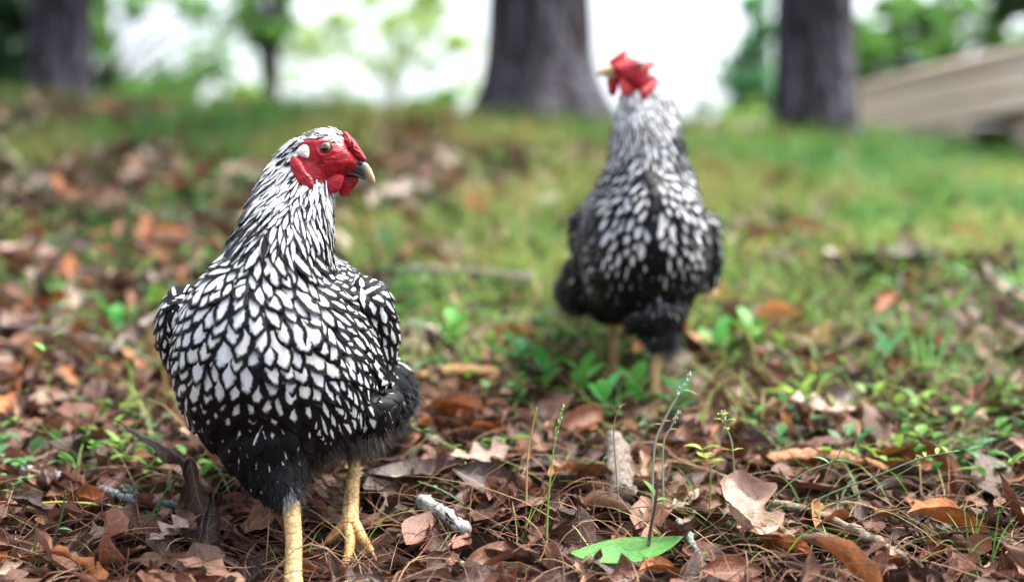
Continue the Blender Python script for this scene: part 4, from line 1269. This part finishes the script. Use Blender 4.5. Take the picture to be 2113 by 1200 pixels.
# ------------------------------------------------------------------ single leaves that stand out
def hero_leaf(label, px, py, lift, L, Wd, kind, col, rot, bend, curl, name='fallen_leaf', mat=None, cat='leaf', seed=1, crumple=.03, base=None):
    g = G(px, py); rg = np.random.default_rng(seed)
    HU = (-1, -.75, -.5, -.25, -.06, .06, .25, .5, .75, 1)
    v, f = leaf_blade(L, Wd, kind, rg, 25, HU, bend, curl, 0)
    # broad crumple and a raised midrib
    v[:, 2] += crumple * Wd * (fbm(v[:, 0] * 90 + 7, v[:, 1] * 90 + 3, seed) - .5) * 2
    v = v @ rotm(*[rot[0], rot[1], rot[2]]).T
    v += np.array([g.x, g.y, g.z + lift + .014])
    o = Acc().add(v, f, tint=col, luv=luv_of(25, HU, seed * .1)).build(name, mat or M_LEAF, None, True, origin=g)
    return tag(o, label, cat)
hero_leaf('large pale curled leaf in the bottom right foreground', 1535, 1150, .030, .095, .088, 'scrap', (.36, .235, .18), (1.75, .15, -.6), 1.3, 1.3, seed=3, crumple=.10)
hero_leaf('large smooth green leaf at the bottom edge', 1292, 1210, .018, .115, .030, 'oval', (.06, .24, .03), (.13, .75, -.12), 1.0, .45, 'green_leaf', M_BROAD, seed=4, crumple=.02)
def leaf_along(label, pts, depth, widths, col, curl=1.3, seed=1):
    """a curled leaf whose midrib runs through the given points"""
    c = curve([W(px, py, depth + dd) for px, py, dd in pts], 22)
    T, A, B = frames(c); ww = np.interp(np.linspace(0, 1, 22), np.linspace(0, 1, len(widths)), widths)
    ww = ww * (1 + .3 * np.sin(np.linspace(0, 17, 22) + seed)); us = np.linspace(-1, 1, 7); V = []
    for i in range(22):
        for u in us:
            an = curl * u
            V.append(c[i] + A[i] * ww[i] * math.sin(an) / curl + B[i] * ww[i] * (1 - math.cos(an)) / curl)
    V = np.array(V) + RNG.normal(0, .0004, (len(V), 3))
    g = c[-1]
    o = Acc().add(V, grid_faces(22, 7), tint=col, luv=luv_of(22, us, seed * .13)).build('fallen_leaf', M_LEAF, None, True, origin=g)
    return tag(o, label, 'leaf')
leaf_along('dark withered leaf standing upright left of the near hen\'s leg', [(238, 866, .0), (290, 895, .0), (345, 920, .0), (385, 955, .005), (425, 1010, .01)], 1.45, [.001, .004, .014, .017, .012, .006], (.06, .03, .022), 1.4, 5)
leaf_along('dark curled leaf hanging below the upright withered leaf', [(392, 945, .0), (402, 1000, .0), (420, 1060, .0), (438, 1120, .0)], 1.43, [.004, .014, .016, .012, .004], (.05, .026, .02), 1.5, 6)
hero_leaf('pale pointed leaf in the bottom left foreground', 345, 1160, .016, .05, .036, 'oak', (.4, .29, .25), (.9, .35, -.3), .5, .6, seed=7)
hero_leaf('broad tan oak leaf lying right of the near hen', 985, 1010, .024, .075, .05, 'oak', (.3, .2, .165), (.4, .5, -.1), .8, .7, seed=8)
hero_leaf('reddish brown smooth leaf at the bottom centre', 862, 1165, .02, .055, .03, 'oval', (.17, .075, .05), (1.1, .4, -.5), .6, .6, seed=9)
hero_leaf('pale crumpled leaf lying in front of the grass at right', 1690, 905, .022, .1, .07, 'oak', (.42, .31, .24), (.3, .35, .2), .9, .9, seed=10, crumple=.06)
hero_leaf('grey brown curled leaf at the right beside the pale leaf', 1835, 920, .02, .07, .05, 'oak', (.3, .22, .2), (1.2, .4, .2), 1.1, .9, seed=11)
hero_leaf('long pale leaf on the slope at upper left', 215, 480, .02, .17, .07, 'oval', (.45, .35, .32), (2.4, .3, .1), .7, .6, seed=12)
hero_leaf('broad pale leaf at the left edge of the slope', 50, 565, .02, .13, .07, 'oval', (.4, .27, .22), (.1, .3, .1), .9, .8, seed=13)
hero_leaf('pink grey leaf on the slope, left of the long pale leaf', 115, 455, .02, .12, .06, 'oval', (.34, .24, .22), (2.3, .3, .1), .6, .5, seed=14)
hero_leaf('cream leaf standing near the centre branch', 880, 560, .03, .09, .045, 'oval', (.46, .33, .25), (2.2, .8, .2), .6, .6, seed=15)
hero_leaf('orange leaf lying right of the far hen\'s leg', 1425, 752, .02, .1, .045, 'oval', (.40, .16, .06), (.1, .3, .1), .5, .5, seed=16)
hero_leaf('pale narrow curled leaf right of the near hen', 790, 1060, .016, .05, .03, 'scrap', (.4, .32, .27), (.6, .3, -.2), .9, .9, seed=17)
hero_leaf('brown folded leaf right of the wooden stub', 1335, 1070, .02, .06, .034, 'oval', (.2, .1, .07), (2.6, .6, .1), .4, .9, seed=18)

# ------------------------------------------------------------------ plants that stand singly
def weed(label, pts, r, leaves, col, name='weed', cat='weed', depth=None, leafcol=None, heads=0, bow=0.0, group=None):
    """pts: photo pixels of the stem, first one on the ground; leaves: (t, azimuth, pitch, length, width)"""
    b = G(*pts[0]) if depth is None else None
    if b is None:
        b = W(pts[0][0], pts[0][1], depth); b.z = min(b.z, gzf(b.x, b.y))
    root = empty(name, b, label, cat, group)
    n = len(pts)
    P = [b] + [W(q[0], q[1], b.y + bow * (i + 1) / n + (q[2] if len(q) > 2 else 0)) for i, q in enumerate(pts[1:])]
    c = curve(P, 28)
    v, f = tube(c, np.linspace(r * 1.25, r * .6, 28), 6); part(Acc().add(v, f, tint=col), 'stem', M_STEM, root)
    for (t, az, pitch, L, wd) in leaves:
        p = c[min(27, int(t * 27))]
        la = Acc(); ovate(la, p, az, pitch, L, wd, np.array(leafcol or col) * RNG.uniform(.8, 1.25), 7, .25, .6)
        part(la, 'leaf', M_GREEN, root)
    if heads:
        sa = Acc()
        for i in range(heads):
            p = c[27 - int(i * 8 / heads)] + RNG.normal(0, .0012, 3)
            v, f = tube(np.array([p, p + [0, 0, .0014], p + [.0003, 0, .003]]) + 0, [.0005, .0010, .0003], 5); sa.add(v, f, tint=np.array(col) * 1.5)
        part(sa, 'seed_head', M_STEM, root)
    return root
YG = (.22, .34, .06); GN = (.1, .24, .05); SG = (.26, .3, .22)
def pairs(ts, L, wd, a0=0.2, pitch=.4):
    o = []
    for i, t in enumerate(ts):
        o += [(t, a0 + i * 1.3, pitch, L, wd), (t, a0 + math.pi + i * 1.3, pitch, L, wd)]
    return o
weed('tall thin green grass stalk with seeds at its tip, centre foreground', [(1128, 1195), (1130, 1060), (1142, 930), (1163, 838)], .0009, [], (.16, .3, .06), 'grass_stalk', 'grass', heads=16, depth=1.38)
weed('thin curved stalk with one pale bud above the wooden stub', [(1282, 985), (1268, 920), (1268, 870), (1280, 838)], .0008, [(1, .1, .6, .007, .004), (.97, 1.2, .5, .006, .003)], (.2, .17, .12), 'weed_stalk', depth=1.47)
weed('tallest spindly grey seed stalk with a single oval leaf', [(1345, 1005), (1350, 930), (1372, 865), (1400, 815), (1424, 776)], .0011, [(.82, .1, -.05, .017, .008), (.45, 2.9, .3, .01, .005), (.5, .3, .2, .01, .005)], SG, 'weed_stalk', heads=26, leafcol=(.2, .32, .14), depth=1.47)
weed('second grey seed stalk leaning close to the spindly one', [(1372, 1000), (1368, 930), (1385, 880), (1402, 850)], .0009, [(.6, .2, .3, .011, .006), (.4, 2.8, .3, .011, .007)], SG, 'weed_stalk', heads=14, leafcol=(.25, .3, .1), depth=1.47)
weed('bare dark brown upright stem in the foreground right of centre', [(1335, 1195), (1340, 1110), (1352, 1040), (1359, 985)], .0016, [(.75, 2.6, 1.1, .022, .009), (.72, .3, .3, .014, .009)], (.06, .035, .03), 'weed_stalk', leafcol=GN, depth=1.36)
weed('dry straw grass stalk left of the tall green one', [(1085, 1010), (1088, 950), (1098, 885), (1108, 840)], .001, [], (.36, .23, .11), 'dry_stalk', 'grass', depth=1.47)
weed('long green stem arching right, upper of the pair', [(1560, 1080), (1680, 1035), (1800, 985), (1900, 945), (1978, 930)], 0.00100, [(.86, 1.2, .8, .012, .005), (.9, -.8, .5, .012, .005), (.93, 2, .8, .011, .005), (.8, 1.5, .7, .01, .004), (.99, .2, .3, .01, .004)], (.05, .1, .045), 'arching_stem', leafcol=YG, bow=.02, depth=1.44)
weed('long green stem arching right, lower of the pair', [(1590, 1092), (1700, 1050), (1790, 1010), (1870, 970), (1912, 942)], 0.00093, [(.9, 1.5, .5, .012, .005), (.84, -.6, .4, .01, .004), (.97, 2.6, .6, .01, .004)], (.05, .1, .045), 'arching_stem', leafcol=YG, bow=.02, depth=1.44)
weed('green twig with two oval leaves at its bend, right of centre', [(1525, 1075), (1600, 1025), (1660, 975), (1722, 948), (1742, 905), (1748, 876)], 0.00079, [(.58, 2.6, .5, .020, .009), (.62, .0, .05, .021, .008), (.9, .3, .4, .006, .003), (.98, 2.5, .4, .006, .003)], (.09, .13, .06), 'leafy_twig', leafcol=(.1, .27, .1), bow=.03, depth=1.44)
weed('thin green vine trailing right from the near hen\'s tail', [(1105, 1000), (1030, 968), (940, 925), (880, 895), (838, 872)], .0012, pairs([.55, .7, .85, .95], .012, .006), (.12, .2, .07), 'trailing_vine', 'vine', leafcol=YG)
weed('lower green vine trailing across the leaves right of the near hen', [(1040, 1095), (985, 1060), (920, 1015), (862, 992)], .0011, [(.3, 1, .3, .012, .006), (.8, 2, .3, .012, .006)], (.08, .16, .06), 'trailing_vine', 'vine', leafcol=GN)
weed('yellow green grass blade arching over the lower left leaves', [(275, 1095), (262, 1052), (200, 1040), (130, 1035), (80, 1037)], .0014, [], (.34, .38, .08), 'grass_stalk', 'grass')
weed('reddish stemmed seedling with small green leaves at the left edge', [(22, 930), (40, 860), (62, 800), (90, 730), (110, 688)], .0012, [(.98, .5, .6, .018, .008), (.8, 2.8, .7, .022, .011), (.8, .3, .6, .018, .011), (.7, .2, .2, .012, .008), (.5, 2.9, .2, .01, .006)], (.12, .07, .05), 'seedling', 'seedling', leafcol=(.14, .34, .06))
weed('seedling with tiny paired leaves at the lower left edge', [(10, 1080), (18, 1030), (35, 1000), (60, 985)], .0008, pairs([.5, .7, .85, .98], .011, .008), (.2, .15, .1), 'seedling', 'seedling', leafcol=(.07, .24, .06))
weed('dark slanting stem in the bottom left corner', [(92, 1200), (110, 1120), (128, 1060), (135, 1010)], .0012, [(.3, 2.9, .2, .016, .01), (.5, .2, .1, .014, .009)], (.05, .06, .035), 'weed_stalk', leafcol=GN)
weed('round leaved green seedling left of the withered upright leaf', [(205, 990), (202, 960), (198, 930), (196, 915)], .0008, pairs([.5, .75, .98], .018, .014), (.16, .2, .08), 'seedling', 'seedling', leafcol=(.16, .36, .06))
weed('bright green seedling beside the withered upright leaf', [(318, 985), (316, 955), (308, 930), (300, 920)], .0008, pairs([.4, .7, .98], .018, .012), (.12, .2, .07), 'seedling', 'seedling', leafcol=(.09, .3, .06))
weed('small green seedling at the far left edge', [(12, 960), (10, 930), (6, 905)], .0008, pairs([.5, .98], .02, .014), (.12, .2, .07), 'seedling', 'seedling', leafcol=(.07, .24, .07))
weed('yellow green round leaved weed right of the spindly seed stalk', [(1462, 1015), (1466, 975), (1455, 945), (1448, 925)], .0008, pairs([.45, .7, .98], .02, .017), (.22, .26, .09), 'weed', leafcol=(.3, .4, .07), depth=1.47)
weed('pale spiky weed with small leaves and pale buds right of centre', [(1520, 980), (1512, 930), (1498, 880), (1492, 850)], .0008, pairs([.35, .6, .8, .95], .013, .006), (.22, .24, .12), 'weed', leafcol=(.26, .36, .09), heads=10, depth=1.47)
weed('bluish green small weed left of the arching stems', [(1560, 1010), (1568, 985), (1562, 955)], .0008, pairs([.4, .7, .98], .015, .010), (.12, .18, .08), 'weed', leafcol=(.09, .27, .1))
weed('yellow lime weed with long leaves on the right slope', [(1640, 865), (1645, 835), (1650, 812)], .0014, [(.9, 3.0, .35, .05, .016), (.95, .1, -.1, .055, .017), (.8, 2.2, .6, .04, .014), (.98, .6, .9, .04, .012), (.7, 3.6, .2, .045, .014)], (.22, .32, .07), 'weed', leafcol=(.3, .48, .06))
weed('leafy green plant at the far hen\'s front foot', [(1345, 800), (1342, 770), (1348, 735)], .0015, [(.95, .8, 1.2, .03, .016), (.9, 2.4, .8, .03, .014), (.6, .1, .4, .03, .016), (.5, 3.2, .3, .03, .016)], (.14, .24, .07), 'weed', leafcol=(.13, .4, .06))
for i, (px, py, lab) in enumerate([(1120, 800, 'broad leaved green plant left of the far hen\'s rear leg'), (1200, 815, 'broad leaved green plant under the far hen\'s rear leg'), (1070, 760, 'leafy green plant in front of the dark thin branch'), (1480, 740, 'upright green plant right of the far hen\'s legs'), (1545, 720, 'second upright green plant right of the far hen'), (795, 530, 'bright green plant behind the near hen\'s wing'), (230, 700, 'bluish green plant left of the near hen'),
        (1310, 835, 'leafy green plant just left of the far hen\'s front foot'), (1395, 850, 'leafy green plant just right of the far hen\'s front foot'), (1245, 860, 'low leafy plant below the far hen\'s rear leg'), (930, 720, 'dark green leafy plant behind the near hen\'s tail'), (1830, 760, 'fresh green leafy plant left of the tall grass clump')]):
    k_ = FPX
    weed(lab, [(px, py + 20), (px + 4, py - 10), (px + 2, py - 45)], .0014, [(.2 + .11 * j, j * 2.4 + i, .35 + .1 * j, .045, .02) for j in range(8)], (.1, .2, .06), 'weed', leafcol=[(.07, .27, .06), (.11, .36, .06), (.06, .22, .09)][i % 3])

fg = Acc()
for k in range(900):
    yy = RNG.uniform(1.35, 2.2); xx = RNG.uniform(-.36, .36) * yy
    if RNG.random() > .25 + .75 * (xx > .12): continue
    blade(fg, (xx, yy, gzf(xx, yy)), RNG.uniform(.05, .13), RNG.uniform(0, 6.28), RNG.uniform(.2, 1.2), RNG.uniform(.0012, .0024), np.array([(.12, .24, .04), (.25, .3, .08), (.36, .27, .13), (.08, .17, .05)][int(RNG.integers(4))]) * RNG.uniform(.7, 1.2), 6, 1.5)
o = fg.build('thin_grass', M_GREEN); tag(o, 'sparse thin arching grass blades among the foreground leaf litter', 'grass', kind='stuff')

def tuft(label, px, py, blades, col, width=.004):
    """a clump of grass; blades: (tip px, tip py, droop)"""
    b = G(px, py); root = empty('grass_tuft', b, label, 'grass')
    for i, (tx, ty, dr) in enumerate(blades):
        b0 = b + Vector((RNG.normal(0, .008), RNG.normal(0, .008), 0))
        tip = W(tx, ty, b.y + RNG.normal(0, .03))
        c = curve([b0, (b0 + tip) / 2 + Vector((0, 0, dr)), tip], 10)
        t = np.linspace(0, 1, 10); d = tip - b0; s_ = np.array([.95, .3, 0]) if abs(d.x) < abs(d.z) else np.array([.2, .9, .2])
        ww = width * np.clip(1 - t ** 3, .05, 1) * RNG.uniform(.6, 1.1)
        V = np.stack([c - s_ * ww[:, None] * .5, c - np.array([0, 0, .3]) * ww[:, None], c + s_ * ww[:, None] * .5], 1).reshape(-1, 3)
        part(Acc().add(V, grid_faces(10, 3), tint=np.array(col) * RNG.uniform(.7, 1.3)), 'blade', M_GREEN, root)
    return root
tuft('tall green grass clump with one broad upright blade at right', 1915, 815, [(1976, 625, 0), (1900, 690, 0), (2010, 810, .03), (1880, 700, .0), (1925, 640, 0), (1850, 780, .02)], (.13, .34, .05), .008)
tuft('arching yellow green grass clump at the right edge', 2060, 850, [(1880, 850, .05), (2113, 840, .02), (1960, 860, .04), (2140, 800, .02), (2080, 740, 0), (2000, 760, .02), (1780, 830, .06)], (.2, .32, .07), .004)
tuft('fine green grass clump in the bottom right corner', 2010, 1190, [(1900, 1090, .02), (1940, 1040, .01), (1985, 1010, 0), (2040, 1030, 0), (2100, 1060, .01), (1960, 1100, .01), (2070, 1000, 0), (1880, 1140, .02), (2110, 1120, .02), (2000, 1060, 0), (2020, 990, 0), (1925, 1130, .02), (2060, 1100, .01)], (.1, .24, .05), .0022)
tuft('thin green grass blades below the upright withered leaf', 285, 1120, [(300, 1010, 0), (330, 985, .0), (415, 925, .01), (370, 960, .01), (265, 1040, 0), (275, 1060, 0)], (.07, .17, .05), .0018)
tuft('thin grass blades at the bottom left beside the dark stem', 70, 1195, [(80, 1060, 0), (75, 1110, 0), (95, 1120, 0), (40, 1130, .0)], (.09, .2, .05), .0018)
tuft('green blades at the foot of the tall grass stalk', 1080, 1110, [(1130, 1000, 0), (1165, 940, 0), (1100, 1040, 0), (1060, 1060, 0)], (.24, .3, .07), .0018)
tuft('fine grass blades between the near hen\'s legs', 590, 1170, [(560, 1120, 0), (640, 1100, .01), (545, 1140, 0), (700, 1140, .015), (515, 1100, .01)], (.2, .24, .07), .0016)
